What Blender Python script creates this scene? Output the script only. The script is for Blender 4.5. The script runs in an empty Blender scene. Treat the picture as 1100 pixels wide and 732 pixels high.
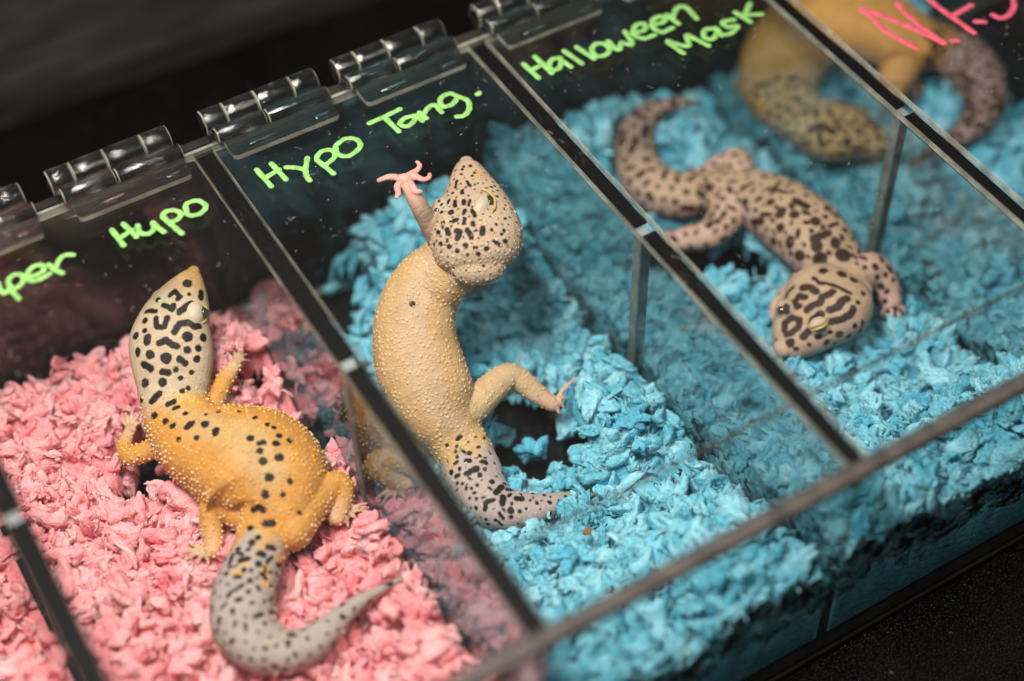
import bpy, bmesh, math, random
import numpy as np
from mathutils import Vector, Matrix
from mathutils.bvhtree import BVHTree

# one Blender unit = one centimetre
sc = bpy.context.scene
sc.unit_settings.system = 'METRIC'
sc.unit_settings.scale_length = 0.01
C = sc.collection
R = random.Random(7)
RN = np.random.default_rng(11)

# ---------------------------------------------------------------- camera
FPX = 1821.8                       # focal length in pixels of a 1100 x 732 picture
CAM = np.array([-1.182, -18.573, 45.866])
AX, AY, AZ = 0.70589189, 0.01844131, -0.53908025
def _rot(a, b, c):
    ca, cb, cc = math.cos(a), math.cos(b), math.cos(c); sa, sb, sn = math.sin(a), math.sin(b), math.sin(c)
    rx = np.array([[1,0,0],[0,ca,-sa],[0,sa,ca]]); ry = np.array([[cb,0,sb],[0,1,0],[-sb,0,cb]]); rz = np.array([[cc,-sn,0],[sn,cc,0],[0,0,1]])
    return rz @ ry @ rx
CM = _rot(AX, AY, AZ)
def ray(px, py):
    d = CM @ np.array([(px-550)/FPX, -(py-366)/FPX, -1.0]); return d
def at(px, py, z):                 # where a sight line meets the height z (used to survey the scene)
    d = ray(px, py); t = (z-CAM[2])/d[2]; return CAM + t*d
def cmpx(px, py, z):               # centimetres per pixel there
    d = ray(px, py); return (z-CAM[2])/d[2]/FPX

cam_d = bpy.data.cameras.new('camera'); cam = bpy.data.objects.new('camera', cam_d); C.objects.link(cam)
cam.matrix_world = Matrix([[*CM[0], CAM[0]], [*CM[1], CAM[1]], [*CM[2], CAM[2]], [0,0,0,1]])
cam_d.sensor_fit = 'HORIZONTAL'; cam_d.sensor_width = 36.0; cam_d.lens = FPX/1100*36
cam_d.clip_start = 1; cam_d.clip_end = 2000
cam_d.dof.use_dof = True; cam_d.dof.focus_distance = 53.3
APER = 2.0                        # lens opening in centimetres
cam_d.dof.aperture_fstop = cam_d.lens*1e-3/APER
sc.camera = cam

# ---------------------------------------------------------------- world and lamps
world = bpy.data.worlds.new('World'); sc.world = world; world.use_nodes = True
world.node_tree.nodes['Background'].inputs[0].default_value = (0.60, 0.55, 0.52, 1)
world.node_tree.nodes['Background'].inputs[1].default_value = 0.010
def lamp(name, loc, aim, sx, sy, power, col):
    l = bpy.data.lights.new(name, 'AREA'); l.shape = 'RECTANGLE'; l.size = sx; l.size_y = sy; l.energy = power; l.color = col
    o = bpy.data.objects.new(name, l); C.objects.link(o); o.location = loc
    o.rotation_euler = (Vector(aim)-Vector(loc)).to_track_quat('-Z', 'Y').to_euler(); return o
lamp('ceiling_strip_lamp', (0, 11, 52), (10, 10, 3), 22, 10, 52000, (1.0, 0.93, 0.86))
lamp('ceiling_spot_lamp', (38, -8, 95), (14, 11, 3), 8, 8, 20000, (1.0, 0.95, 0.90))
lamp('thin_tube_lamp', (6, -27, 78), (12, 12, 6), 70, 1.6, 15000, (1.0, 0.96, 0.92))
lamp('far_ceiling_lamp', (10, 197, 150), (10, 20, 0), 16, 5, 5000, (1.0, 0.93, 0.88))
sc.view_settings.view_transform = 'Standard'; sc.view_settings.look = 'None'
sc.view_settings.exposure = -0.05; sc.view_settings.gamma = 1.0
sc.render.engine = 'CYCLES'
sc.cycles.transparent_max_bounces = 40; sc.cycles.max_bounces = 9; sc.cycles.transmission_bounces = 9; sc.cycles.glossy_bounces = 5; sc.cycles.diffuse_bounces = 3
sc.cycles.caustics_reflective = False; sc.cycles.caustics_refractive = False

# ---------------------------------------------------------------- small helpers
def link(o, parent=None):
    C.objects.link(o)
    if parent is not None: o.parent = parent
    return o
def tag(o, label=None, cat=None, group=None, kind=None):
    if label: o['label'] = label
    if cat: o['category'] = cat
    if group: o['group'] = group
    if kind: o['kind'] = kind
    return o
def mesh_obj(name, verts, faces, mats, parent=None, smooth=False, mi=None):
    me = bpy.data.meshes.new(name); me.from_pydata([tuple(map(float, v)) for v in verts], [], faces)
    for m in (mats if isinstance(mats, (list, tuple)) else [mats]): me.materials.append(m)
    if smooth: me.polygons.foreach_set('use_smooth', [True]*len(me.polygons))
    if mi is not None: me.polygons.foreach_set('material_index', mi)
    me.update(); return link(bpy.data.objects.new(name, me), parent)
def bm_obj(name, bm, mats, parent=None, smooth=False):
    me = bpy.data.meshes.new(name); bm.to_mesh(me); bm.free()
    for m in (mats if isinstance(mats, (list, tuple)) else [mats]): me.materials.append(m)
    if smooth: me.polygons.foreach_set('use_smooth', [True]*len(me.polygons))
    return link(bpy.data.objects.new(name, me), parent)
def empty(name, loc, **k):
    o = bpy.data.objects.new(name, None); o.location = loc; o.empty_display_size = 1; link(o); tag(o, **k); return o
def reparent_keep(o, root):        # meshes are built in world coordinates: undo the root's offset
    o.parent = root; o.matrix_parent_inverse = Matrix.Translation(-Vector(root.location)); return o
def crom(P, n):                    # Catmull-Rom through rows of P, n samples per span
    P = np.array(P, float); Q = np.vstack([2*P[0]-P[1], P, 2*P[-1]-P[-2]]); out = []
    for i in range(1, len(Q)-2):
        a, b, c, d = Q[i-1], Q[i], Q[i+1], Q[i+2]
        for k in range(n):
            t = k/n
            out.append(0.5*((2*b)+(-a+c)*t+(2*a-5*b+4*c-d)*t*t+(-a+3*b-3*c+d)*t**3))
    out.append(P[-1]); return np.array(out)

# ---------------------------------------------------------------- materials
class NT:
    def __init__(s, name):
        s.m = bpy.data.materials.new(name); s.m.use_nodes = True; s.t = s.m.node_tree; s.t.nodes.clear()
        s.out = s.t.nodes.new('ShaderNodeOutputMaterial')
    def n(s, typ, **k):
        nd = s.t.nodes.new(typ)
        for a, v in k.items():
            if a.startswith('i_'): s.set(nd, a[2:].replace('_', ' '), v)
            else: setattr(nd, a, v)
        return nd
    def set(s, nd, key, v):
        if key.isdigit(): key = int(key)
        if isinstance(v, bpy.types.NodeSocket): s.t.links.new(v, nd.inputs[key])
        else: nd.inputs[key].default_value = v
    def math(s, op, a, b=0.0, c=0.0, clamp=False):
        nd = s.t.nodes.new('ShaderNodeMath'); nd.operation = op; nd.use_clamp = clamp
        for i, v in enumerate((a, b, c)): s.set(nd, str(i), v)
        return nd.outputs[0]
    def mix(s, f, a, b):
        nd = s.t.nodes.new('ShaderNodeMix'); nd.data_type = 'RGBA'
        s.set(nd, '0', f); s.set(nd, '6', a); s.set(nd, '7', b); return nd.outputs[2]
    def ramp(s, v, stops):
        nd = s.t.nodes.new('ShaderNodeValToRGB'); s.set(nd, '0', v); e = nd.color_ramp.elements
        while len(e) < len(stops): e.new(0.5)
        for k, (p, c) in enumerate(stops): e[k].position = p; e[k].color = c if len(c) == 4 else (*c, 1)
        return nd.outputs[0]
    def step(s, v, a, b):
        nd = s.t.nodes.new('ShaderNodeMapRange'); nd.interpolation_type = 'SMOOTHSTEP'; nd.clamp = True
        s.set(nd, '0', v); nd.inputs[1].default_value = a; nd.inputs[2].default_value = b; nd.inputs[3].default_value = 0; nd.inputs[4].default_value = 1
        return nd.outputs[0]
    def obj(s): return s.n('ShaderNodeTexCoord').outputs['Object']
    def noise(s, scale, detail=3, rough=0.5, vec=None):
        nd = s.n('ShaderNodeTexNoise'); s.set(nd, 'Vector', vec if vec is not None else s.obj())
        nd.inputs['Scale'].default_value = scale; nd.inputs['Detail'].default_value = detail; nd.inputs['Roughness'].default_value = rough
        return nd.outputs['Fac']
    def vor(s, scale, feat='F1', vec=None, dim='3D', rnd=1.0):
        nd = s.n('ShaderNodeTexVoronoi', voronoi_dimensions=dim, feature=feat); s.set(nd, 'Vector', vec if vec is not None else s.obj())
        nd.inputs['Scale'].default_value = scale; nd.inputs['Randomness'].default_value = rnd
        return nd.outputs['Distance']
    def bump(s, h, dist, strength=1.0, nrm=None):
        nd = s.n('ShaderNodeBump'); s.set(nd, 'Height', h); nd.inputs['Distance'].default_value = dist; nd.inputs['Strength'].default_value = strength
        if nrm is not None: s.set(nd, 'Normal', nrm)
        return nd.outputs[0]
    def done(s, shader): s.t.links.new(shader, s.out.inputs[0]); return s.m

def mat_plain(name, col, rough=0.5, spec=0.5, bump=None, metal=0.0, coat=0.0):
    w = NT(name); b = w.n('ShaderNodeBsdfPrincipled')
    c = w.mix(w.noise(3, 4), (*[x*0.85 for x in col], 1), (*[min(1, x*1.12) for x in col], 1))
    w.set(b, 'Base Color', c); b.inputs['Roughness'].default_value = rough; b.inputs['Specular IOR Level'].default_value = spec
    b.inputs['Metallic'].default_value = metal; b.inputs['Coat Weight'].default_value = coat
    if bump: w.set(b, 'Normal', w.bump(w.noise(bump[0], 4), bump[1]))
    return w.done(b.outputs[0])

def schlick(w, base=0.04, power=5.0):
    lw = w.n('ShaderNodeLayerWeight'); lw.inputs[0].default_value = 0.5
    return w.math('MULTIPLY_ADD', w.math('POWER', lw.outputs['Facing'], power), 1-base, base, clamp=True)

def mat_acrylic(name, tint=(0.97, 0.985, 0.98), rough=0.02, haze=0.012, scratch=0.5, base=0.04, power=5.0):
    w = NT(name)
    tr = w.n('ShaderNodeBsdfTransparent'); tr.inputs[0].default_value = (*tint, 1)
    gl = w.n('ShaderNodeBsdfGlossy'); gl.inputs['Roughness'].default_value = rough
    # wiping marks and handling scratches: a film of fine diffuse streaks
    mp = w.n('ShaderNodeMapping'); w.set(mp, 'Vector', w.obj()); mp.inputs['Scale'].default_value = (0.35, 3.0, 1.0); mp.inputs['Rotation'].default_value = (0, 0, 0.5)
    st = w.step(w.noise(4.0, 6, 0.7, mp.outputs[0]), 0.52, 0.85)
    sm = w.step(w.noise(0.35, 3), 0.4, 0.75)
    f = w.math('MULTIPLY_ADD', w.math('MULTIPLY', st, sm), haze*5*scratch, haze)
    df = w.n('ShaderNodeBsdfDiffuse'); df.inputs[0].default_value = (0.62, 0.60, 0.58, 1)
    m0 = w.n('ShaderNodeMixShader'); w.set(m0, '0', f); w.set(m0, '1', tr.outputs[0]); w.set(m0, '2', df.outputs[0])
    m1 = w.n('ShaderNodeMixShader'); w.set(m1, '0', schlick(w, base, power)); w.set(m1, '1', m0.outputs[0]); w.set(m1, '2', gl.outputs[0])
    return w.done(m1.outputs[0])

def mat_edge(name, col, opac=0.6, rough=0.25, spec=0.5):
    w = NT(name)
    tr = w.n('ShaderNodeBsdfTransparent'); tr.inputs[0].default_value = (0.75, 0.78, 0.75, 1)
    b = w.n('ShaderNodeBsdfPrincipled'); b.inputs['Roughness'].default_value = rough; b.inputs['Specular IOR Level'].default_value = spec
    c = w.mix(w.step(w.noise(1.2, 5, 0.6), 0.35, 0.7), (*[x*0.55 for x in col], 1), (*[min(1, x*1.15) for x in col], 1))
    w.set(b, 'Base Color', c); w.set(b, 'Normal', w.bump(w.noise(22, 4), 0.01))
    m = w.n('ShaderNodeMixShader'); m.inputs[0].default_value = opac; w.set(m, '1', tr.outputs[0]); w.set(m, '2', b.outputs[0])
    return w.done(m.outputs[0])

def mat_hinge():
    w = NT('clear_hinge_plastic')
    b = w.n('ShaderNodeBsdfPrincipled'); b.inputs['Transmission Weight'].default_value = 0.994; b.inputs['IOR'].default_value = 1.49
    b.inputs['Base Color'].default_value = (0.97, 0.99, 0.97, 1)
    w.set(b, 'Roughness', w.math('MULTIPLY_ADD', w.noise(2.5, 4), 0.07, 0.015))
    mp = w.n('ShaderNodeMapping'); w.set(mp, 'Vector', w.obj()); mp.inputs['Scale'].default_value = (0.25, 14.0, 14.0)
    w.set(b, 'Normal', w.bump(w.noise(1.2, 3, 0.6, mp.outputs[0]), 0.022))
    return w.done(b.outputs[0])

def mat_leather():
    w = NT('black_leatherette'); o = w.obj()
    v = w.vor(8.5, 'F1', o); v2 = w.vor(8.5, 'DISTANCE_TO_EDGE', o)
    h = w.math('ADD', w.step(v2, 0.0, 0.16), w.math('MULTIPLY', w.noise(26, 3), 0.25))
    b = w.n('ShaderNodeBsdfPrincipled')
    w.set(b, 'Base Color', w.mix(w.noise(0.25, 3), (0.0020, 0.0017, 0.0016, 1), (0.0050, 0.0038, 0.0034, 1)))
    w.set(b, 'Roughness', w.math('MULTIPLY_ADD', w.noise(0.5, 3), 0.20, 0.24)); b.inputs['Specular IOR Level'].default_value = 0.22
    w.set(b, 'Normal', w.bump(h, 0.05, 1.0))
    return w.done(b.outputs[0])

def mat_moulding():
    w = NT('worn_brown_grey_moulding'); mp = w.n('ShaderNodeMapping'); w.set(mp, 'Vector', w.obj()); mp.inputs['Scale'].default_value = (0.3, 2.0, 2.0)
    b = w.n('ShaderNodeBsdfPrincipled')
    w.set(b, 'Base Color', w.mix(w.step(w.noise(0.8, 6, 0.6, mp.outputs[0]), 0.3, 0.7), (0.006, 0.005, 0.0045, 1), (0.026, 0.020, 0.017, 1)))
    b.inputs['Roughness'].default_value = 0.75; b.inputs['Specular IOR Level'].default_value = 0.2; w.set(b, 'Normal', w.bump(w.noise(5, 5, 0.65), 0.12))
    return w.done(b.outputs[0])

def mat_bedding(name, lo, hi, deep):
    w = NT(name); o = w.obj()
    at_ = w.n('ShaderNodeAttribute', attribute_name='tone')
    n1 = w.noise(1.1, 3, 0.5, o); n2 = w.noise(7.5, 5, 0.62, o)
    f = w.math('ADD', w.math('MULTIPLY', n1, 0.5), w.math('ADD', w.math('MULTIPLY', n2, 0.45), w.math('MULTIPLY_ADD', at_.outputs['Fac'], 0.22, 0.11)))
    c = w.ramp(f, [(0.32, deep), (0.60, lo), (0.98, hi)])
    b = w.n('ShaderNodeBsdfPrincipled'); w.set(b, 'Base Color', c)
    b.inputs['Roughness'].default_value = 0.85; b.inputs['Specular IOR Level'].default_value = 0.25
    b.inputs['Subsurface Weight'].default_value = 0.6; b.inputs['Subsurface Radius'].default_value = (0.3, 0.27, 0.27); b.inputs['Subsurface Scale'].default_value = 0.7
    rid = w.math('ABSOLUTE', w.math('SUBTRACT', w.noise(2.8, 4, 0.55, o), 0.5))
    h = w.math('ADD', w.math('MULTIPLY', w.step(rid, 0.0, 0.14), 0.8), w.math('MULTIPLY', w.noise(13, 3, 0.5, o), 0.45))
    w.set(b, 'Normal', w.bump(h, 0.055, 0.9))
    return w.done(b.outputs[0])

def mat_skin(name, tub_col, tub_scale, tub_size, tub_bump, tub_col2=None, spot=(0.013, 0.007, 0.005), sss=0.12):
    w = NT(name); o = w.obj()
    uv = w.n('ShaderNodeAttribute', attribute_name='skin_map').outputs['Vector']
    col = w.n('ShaderNodeAttribute', attribute_name='col').outputs['Color']
    sp = w.n('ShaderNodeAttribute', attribute_name='spot').outputs['Fac']
    tw = w.n('ShaderNodeAttribute', attribute_name='tub').outputs['Fac']
    n = w.noise(6, 4, 0.6, o); nf = w.noise(30, 3, 0.6, o)
    base = w.mix(w.step(n, 0.3, 0.72), col, w.mix(0.30, col, w.mix(0.5, col, (0.75, 0.62, 0.50, 1))))
    base = w.mix(w.math('MULTIPLY', w.step(nf, 0.35, 0.7), 0.22), base, (0.14, 0.07, 0.03, 1))
    base = w.mix(w.math('MULTIPLY', w.step(w.noise(1.7, 4, 0.6, o), 0.42, 0.7), 0.35), base, w.mix(0.5, base, (0.16, 0.08, 0.035, 1)))
    spn = w.math('ADD', sp, w.math('MULTIPLY', w.math('SUBTRACT', w.noise(5.5, 4, 0.6, o), 0.5), 0.13))
    sm = w.math('SUBTRACT', 1.0, w.step(spn, -0.030, 0.036))
    base = w.mix(sm, base, (*spot, 1))
    b = w.n('ShaderNodeBsdfPrincipled'); w.set(b, 'Base Color', base)
    w.set(b, 'Roughness', w.math('MULTIPLY_ADD', n, 0.2, 0.46)); b.inputs['Specular IOR Level'].default_value = 0.22
    b.inputs['Subsurface Weight'].default_value = sss; b.inputs['Subsurface Radius'].default_value = (0.3, 0.15, 0.08); b.inputs['Subsurface Scale'].default_value = 0.35
    sc_ = w.vor(13, 'F1', o)
    mpw = w.n('ShaderNodeMapping'); w.set(mpw, 'Vector', uv); mpw.inputs['Scale'].default_value = (3.2, 0.7, 1.0)
    wr = w.noise(1.6, 4, 0.6, mpw.outputs[0])
    h = w.math('ADD', w.math('MULTIPLY', w.step(sc_, 0.6, 0.1), 0.35), w.math('ADD', w.math('MULTIPLY', nf, 0.2), w.math('MULTIPLY', wr, 2.2)))
    w.set(b, 'Normal', w.bump(h, 0.03, 0.8))
    return w.done(b.outputs[0])

M_lid = mat_acrylic('acrylic_lid_sheet', haze=0.003)
M_wall = mat_acrylic('acrylic_wall_sheet', tint=(0.93, 0.965, 0.965), haze=0.006, rough=0.03)
M_divider = mat_acrylic('acrylic_divider_pair', tint=(0.90, 0.93, 0.93), haze=0.005, rough=0.03, base=0.05, power=4.0)
M_edge = mat_edge('sawn_acrylic_edge', (0.46, 0.455, 0.37), 0.72)
M_rail = mat_edge('front_edge_acrylic', (0.095, 0.080, 0.070), 0.78, 0.4, 0.3)
M_post = mat_edge('frosted_spacer_acrylic', (0.24, 0.28, 0.27), 0.74, 0.3)
M_lip = mat_edge('clear_lip', (0.2, 0.2, 0.19), 0.30)
M_base = mat_edge('dark_base_edge', (0.022, 0.019, 0.017), 0.95, 0.7, 0.1)
M_hinge = mat_hinge(); M_pin = mat_plain('pale_hinge_pin', (0.22, 0.225, 0.21), 0.25, 0.6)  # pale pin colour stands in for a streak of light inside the barrel
M_leather = mat_leather()
M_mould = mat_moulding()
def mat_marker(name, col):
    w = NT(name); o = w.obj(); n = w.noise(5, 5, 0.7, o)
    c = w.mix(w.step(n, 0.35, 0.65), (*[x*0.68 for x in col], 1), (*col, 1))
    d = w.n('ShaderNodeBsdfDiffuse'); w.set(d, 'Color', c); t = w.n('ShaderNodeBsdfTranslucent'); w.set(t, 'Color', c)
    m = w.n('ShaderNodeMixShader'); m.inputs[0].default_value = 0.3; w.set(m, '1', d.outputs[0]); w.set(m, '2', t.outputs[0])
    w.set(d, 'Normal', w.bump(w.noise(9, 4, 0.6, o), 0.03)); return w.done(m.outputs[0])
M_green = mat_marker('green_paint_marker', (0.34, 0.70, 0.21)); M_pinkpen = mat_marker('pink_paint_marker', (0.98, 0.16, 0.24))
M_dust = mat_plain('pale_dust', (0.48, 0.46, 0.44), 0.9)
M_eye = mat_plain('dark_eye', (0.05, 0.035, 0.02), 0.08, 0.8, coat=1.0)
M_lidrim = mat_plain('pale_gold_eyelid_rim', (0.55, 0.36, 0.12), 0.4)
M_eyelid = mat_plain('grey_green_eyelid', (0.50, 0.40, 0.29), 0.55, bump=(14, 0.02))
M_claw = mat_plain('brown_crumb', (0.25, 0.11, 0.04), 0.7, bump=(6, 0.1))
def mat_strip():
    w = NT('dark_channel_gap'); o = w.obj()  # opaque black stands for the dark open gap between the divider sheets
    mp = w.n('ShaderNodeMapping'); w.set(mp, 'Vector', o); mp.inputs['Scale'].default_value = (1.0, 0.5, 1.0); mp.inputs['Rotation'].default_value = (0, 0, 0.6)
    s1 = w.step(w.vor(3.5, 'DISTANCE_TO_EDGE', mp.outputs[0]), 0.035, 0.0)
    zone = w.step(w.noise(0.3, 2, 0.5, o), 0.52, 0.68)
    b = w.n('ShaderNodeBsdfPrincipled'); b.inputs['Roughness'].default_value = 0.6; b.inputs['Specular IOR Level'].default_value = 0.12
    w.set(b, 'Base Color', w.mix(w.math('MULTIPLY', zone, w.step(w.noise(5, 5, 0.7, mp.outputs[0]), 0.55, 0.8)), (0.003, 0.003, 0.003, 1), (0.16, 0.17, 0.165, 1)))
    w.set(b, 'Normal', w.bump(w.noise(6, 4, 0.7, mp.outputs[0]), 0.05))
    return w.done(b.outputs[0])
M_strip = mat_strip()
B_pink = mat_bedding('pink_paper_bedding', (0.92, 0.29, 0.32), (0.98, 0.53, 0.53), (0.66, 0.08, 0.12))
B_blue = mat_bedding('blue_paper_bedding', (0.105, 0.43, 0.57), (0.42, 0.75, 0.86), (0.010, 0.16, 0.28))

# ---------------------------------------------------------------- table and moulding behind it
def box_vf(x0, y0, z0, x1, y1, z1):
    v = [(x0,y0,z0),(x1,y0,z0),(x1,y1,z0),(x0,y1,z0),(x0,y0,z1),(x1,y0,z1),(x1,y1,z1),(x0,y1,z1)]
    f = [(0,3,2,1),(4,5,6,7),(0,1,5,4),(1,2,6,5),(2,3,7,6),(3,0,4,7)]
    return v, f
nx, ny = 120, 120
vv = []; ff = []
for j in range(ny+1):
    for i in range(nx+1):
        x = -60+200*i/nx; y = -50+190*j/ny
        z = -0.05 + 0.12*math.sin(x*0.21+y*0.13)*math.sin(y*0.17-x*0.05) if (y > 23.5 or y < -2) else -0.05
        if z > -0.05: z = -0.05+(z+0.05)*min(1, max(0, (y-23.5)/6 if y > 0 else (-2-y)/6))
        vv.append((x, y, z-0.15))
for j in range(ny):
    for i in range(nx):
        a = j*(nx+1)+i; ff.append((a, a+1, a+nx+2, a+nx+1))
t = mesh_obj('table_top', vv, ff, M_leather, smooth=True); tag(t, 'black leatherette covered table under the display box', kind='structure')

# a padded dark frame of a second case lying behind: a long profiled moulding, seen out of focus top left
prof = [(0,-0.1),(0.1,0.9),(0.5,1.5),(1.1,1.75),(1.5,1.6),(1.7,1.35),(2.0,1.55),(2.6,2.6),(3.6,3.0),(5.6,3.1),(6.4,2.8),(6.7,2.0),(6.9,1.9),(7.2,2.9),(8.0,3.5),(10,3.6),(12,3.4),(12.4,-0.1)]
vv = []; ff = []
L0, L1, NS = -40, 60, 40
for i in range(NS+1):
    x = L0+(L1-L0)*i/NS
    for (dy, z) in prof: vv.append((x, 36.0+dy-0.045*(x-8), z-0.1+0.05*math.sin(x*0.8+dy)))
n = len(prof)
for i in range(NS):
    for k in range(n-1): ff.append((i*n+k, (i+1)*n+k, (i+1)*n+k+1, i*n+k+1))
ff.append(tuple(range(n))); ff.append(tuple(NS*n+k for k in range(n-1, -1, -1)))
o = mesh_obj('case_frame', vv, ff, M_mould, smooth=False)
tag(o, 'dull brown grey moulded frame of a dark case behind the acrylic box', 'case frame')

# ---------------------------------------------------------------- the acrylic box
H, D, YM, FRONTSTRIP = 9.22, 20.85, 10.5, 2.78
TH = 0.28
BX = empty('display_box', (10, 10, 0), label='long clear acrylic reptile display box with hinged lids and four compartments in view', cat='display box')
def slab(name, b, mats=None, label=None, thin=2, bev=0.03):
    """a sheet of acrylic; the narrow faces get the sawn edge material. thin = axis of the thickness"""
    bm = bmesh.new(); v, f = box_vf(*b); vs = [bm.verts.new(p) for p in v]
    for q in f: bm.faces.new([vs[k] for k in q])
    if bev: bmesh.ops.bevel(bm, geom=bm.edges[:], offset=bev, segments=2, affect='EDGES', profile=0.5)
    bm.normal_update()
    for fc in bm.faces: fc.material_index = 0 if abs(fc.normal[thin]) > 0.9 else 1
    o = bm_obj(name, bm, mats or [M_wall, M_edge]); reparent_keep(o, BX)
    if label: o['label'] = label
    return o
XL, XR = -10.2, 50.2
slab('floor_panel', (XL, -0.3, 0.0, XR, D+0.3, 0.25), [M_wall, M_base], thin=2)
slab('front_panel', (XL, -0.3, 0.26, XR, -0.02, H-0.36), [M_wall, M_base], thin=1)
slab('back_panel', (XL, D-0.1, 0.26, XR, D+0.2, H-0.36), thin=1)
slab('end_panel', (XL-0.3, -0.3, 0.0, XL-0.02, D+0.3, H-0.36), thin=0)
slab('end_panel', (XR+0.02, -0.3, 0.0, XR+0.3, D+0.3, H-0.36), thin=0)
# dark back ledge that carries the hinges
slab('back_ledge', (XL, D-0.3, H-0.34, XR, D+0.25, H-0.02), [M_lid, M_rail], thin=2)
slab('front_rail', (XL, -0.34, H-0.345, XR, 0.13, H), [M_rail, M_rail], thin=2, bev=0.05)
for k in range(1, 5):
    slab('lid_lip', (10*k+0.34, FRONTSTRIP-0.07, H-TH-0.14, 10*k+9.70, FRONTSTRIP+0.05, H-TH-0.01), [M_lip, M_lip], thin=2)
slab('front_cord_edge', (XL, -0.42, -0.1, XR, -0.31, 0.14), [M_base, M_base], thin=1, bev=0.02)
for k in range(0, 5):
    X = 10*k+0.02
    slab('divider_panel', (X-0.15, 0.0, 0.26, X+0.17, YM-0.22, H-0.37), [M_divider, M_lip], thin=0, bev=0.02)
    slab('divider_panel', (X-0.15, YM+0.22, 0.26, X+0.17, D-0.12, H-0.37), [M_divider, M_lip], thin=0, bev=0.02)
    slab('spacer_post', (X-0.2, YM-0.2, 0.26, X+0.22, YM+0.2, H-0.335), [M_post, M_post], thin=0, bev=0.05)
    slab('dark_gap_strip', (X-0.29, YM+0.22, H-0.36, X+0.31, D-0.32, H-0.295), [M_strip, M_strip], thin=2, bev=0)  # added black strip: the darkness down the gap put in as colour
    slab('dark_gap_strip', (X-0.29, 0.15, H-0.36, X+0.31, YM-0.22, H-0.295), [M_strip, M_strip], thin=2, bev=0)

lid_label = {0: 'lid lettered in green over the pink bedding', 1: 'lid lettered Hypo Tang. in green', 2: 'lid lettered Halloween Mask in green', 3: 'lid lettered N.F.S in pink'}
LIDS = {}
for k in range(-1, 4):
    o = slab('lid', (10*k+0.33, 0.16, H-TH, 10*k+9.70, D-0.33, H), [M_lid, M_edge], lid_label.get(k), thin=2, bev=0.04)
    LIDS[k] = o

# hinges: moulded clear plastic, leaf + half-round root + barrel of four knuckles + pin
def cyl_x(bm, x0, x1, y, z, r, seg=20, flatbase=None, inset=0.032):
    prof = [(x0, r-inset), (x0+inset, r), (x1-inset, r), (x1, r-inset)]
    rings = []
    for (x, rr) in prof:
        rings.append([bm.verts.new((x, y+rr*math.cos(2*math.pi*a/seg), z+rr*math.sin(2*math.pi*a/seg))) for a in range(seg)])
    for i in range(3):
        for a in range(seg): bm.faces.new((rings[i][a], rings[i+1][a], rings[i+1][(a+1) % seg], rings[i][(a+1) % seg])).material_index = 0 if i == 1 or r < 0.2 else 1  # knuckle end rings in the pale edge colour: bright rims painted on
    bm.faces.new(rings[0]); bm.faces.new(rings[3][::-1])
def make_hinge(x0):
    w = 4.0
    # flat leaf on the lid with rounded corners
    bm = bmesh.new(); pts = []
    ya, yb, r = D-1.35, D-0.52, 0.16
    for (cx, cy, a0) in ((x0+0.15+r, ya+r, 180), (x0+w-0.12-r, ya+r, 270), (x0+w-0.12-0.03, yb-0.03, 0), (x0+0.15+0.03, yb-0.03, 90)):
        rr = r if cy < yb-0.1 else 0.03
        for s in range(5): a = math.radians(a0+90*s/4); pts.append((cx+rr*math.cos(a), cy+rr*math.sin(a)))
    f0 = bm.faces.new([bm.verts.new((x, y, H+0.004)) for x, y in pts])
    ex = bmesh.ops.extrude_face_region(bm, geom=[f0]); vs = [g for g in ex['geom'] if isinstance(g, bmesh.types.BMVert)]
    bmesh.ops.translate(bm, verts=vs, vec=(0, 0, 0.17)); bmesh.ops.recalc_face_normals(bm, faces=bm.faces)
    bm.normal_update()
    for fc in bm.faces: fc.material_index = 0 if abs(fc.normal.z) > 0.9 else 1  # leaf sides take the pale edge colour as a painted highlight
    leaf = bm_obj('hinge', bm, [M_hinge, M_edge]); 
    parts = [leaf]
    def sub(name, bm, mat=M_hinge, sm=True):
        bmesh.ops.recalc_face_normals(bm, faces=bm.faces); o = bm_obj(name, bm, [mat, M_edge], None, sm); o.parent = leaf
        return o
    def smooth_sharp(o):
        me = o.data; me.polygons.foreach_set('use_smooth', [len(p.vertices) == 4 for p in me.polygons]); return o
    # rounded root behind the leaf, in two halves
    for (a, b, dz) in ((0.0, 1.75, 0), (1.78, w, -0.04)):
        bm = bmesh.new(); cyl_x(bm, x0+0.02+a, x0-0.02+b, D-0.22, H+0.22+dz, 0.27); smooth_sharp(sub('root', bm))
    # barrel knuckles
    for (a, b) in ((0, 0.75), (0.77, 1.85), (1.87, 3.1), (3.12, 4.0)):
        bm = bmesh.new(); cyl_x(bm, x0-0.15+a, x0-0.15+b, D+0.42, H+0.34, 0.42); smooth_sharp(sub('knuckle', bm))
    bm = bmesh.new(); cyl_x(bm, x0-0.1, x0+3.8, D+0.42, H+0.34, 0.14, 10, inset=0.02); smooth_sharp(sub('pin', bm, M_pin))
    # rear leaf down the back panel
    bm = bmesh.new(); v, f = box_vf(x0, D+0.27, H-1.2, x0+w-0.2, D+0.42, H+0.2); vs = [bm.verts.new(p) for p in v]
    for q in f: bm.faces.new([vs[k] for k in q])
    sub('rear_leaf', bm, sm=False)
    # small lugs moulded on the leaf
    for xx in (x0+0.75, x0+w-0.95):
        bm = bmesh.new(); cyl_x(bm, xx, xx+(0.95 if xx < x0+1 else 0.5), D-1.1, H+0.175, 0.075, 10, inset=0.02); smooth_sharp(sub('lug', bm))
    reparent_keep(leaf, BX); return leaf
for k in range(-1, 4):
    make_hinge(10*k+0.55); make_hinge(10*k+5.25 if k != 0 else 5.4)

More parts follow.
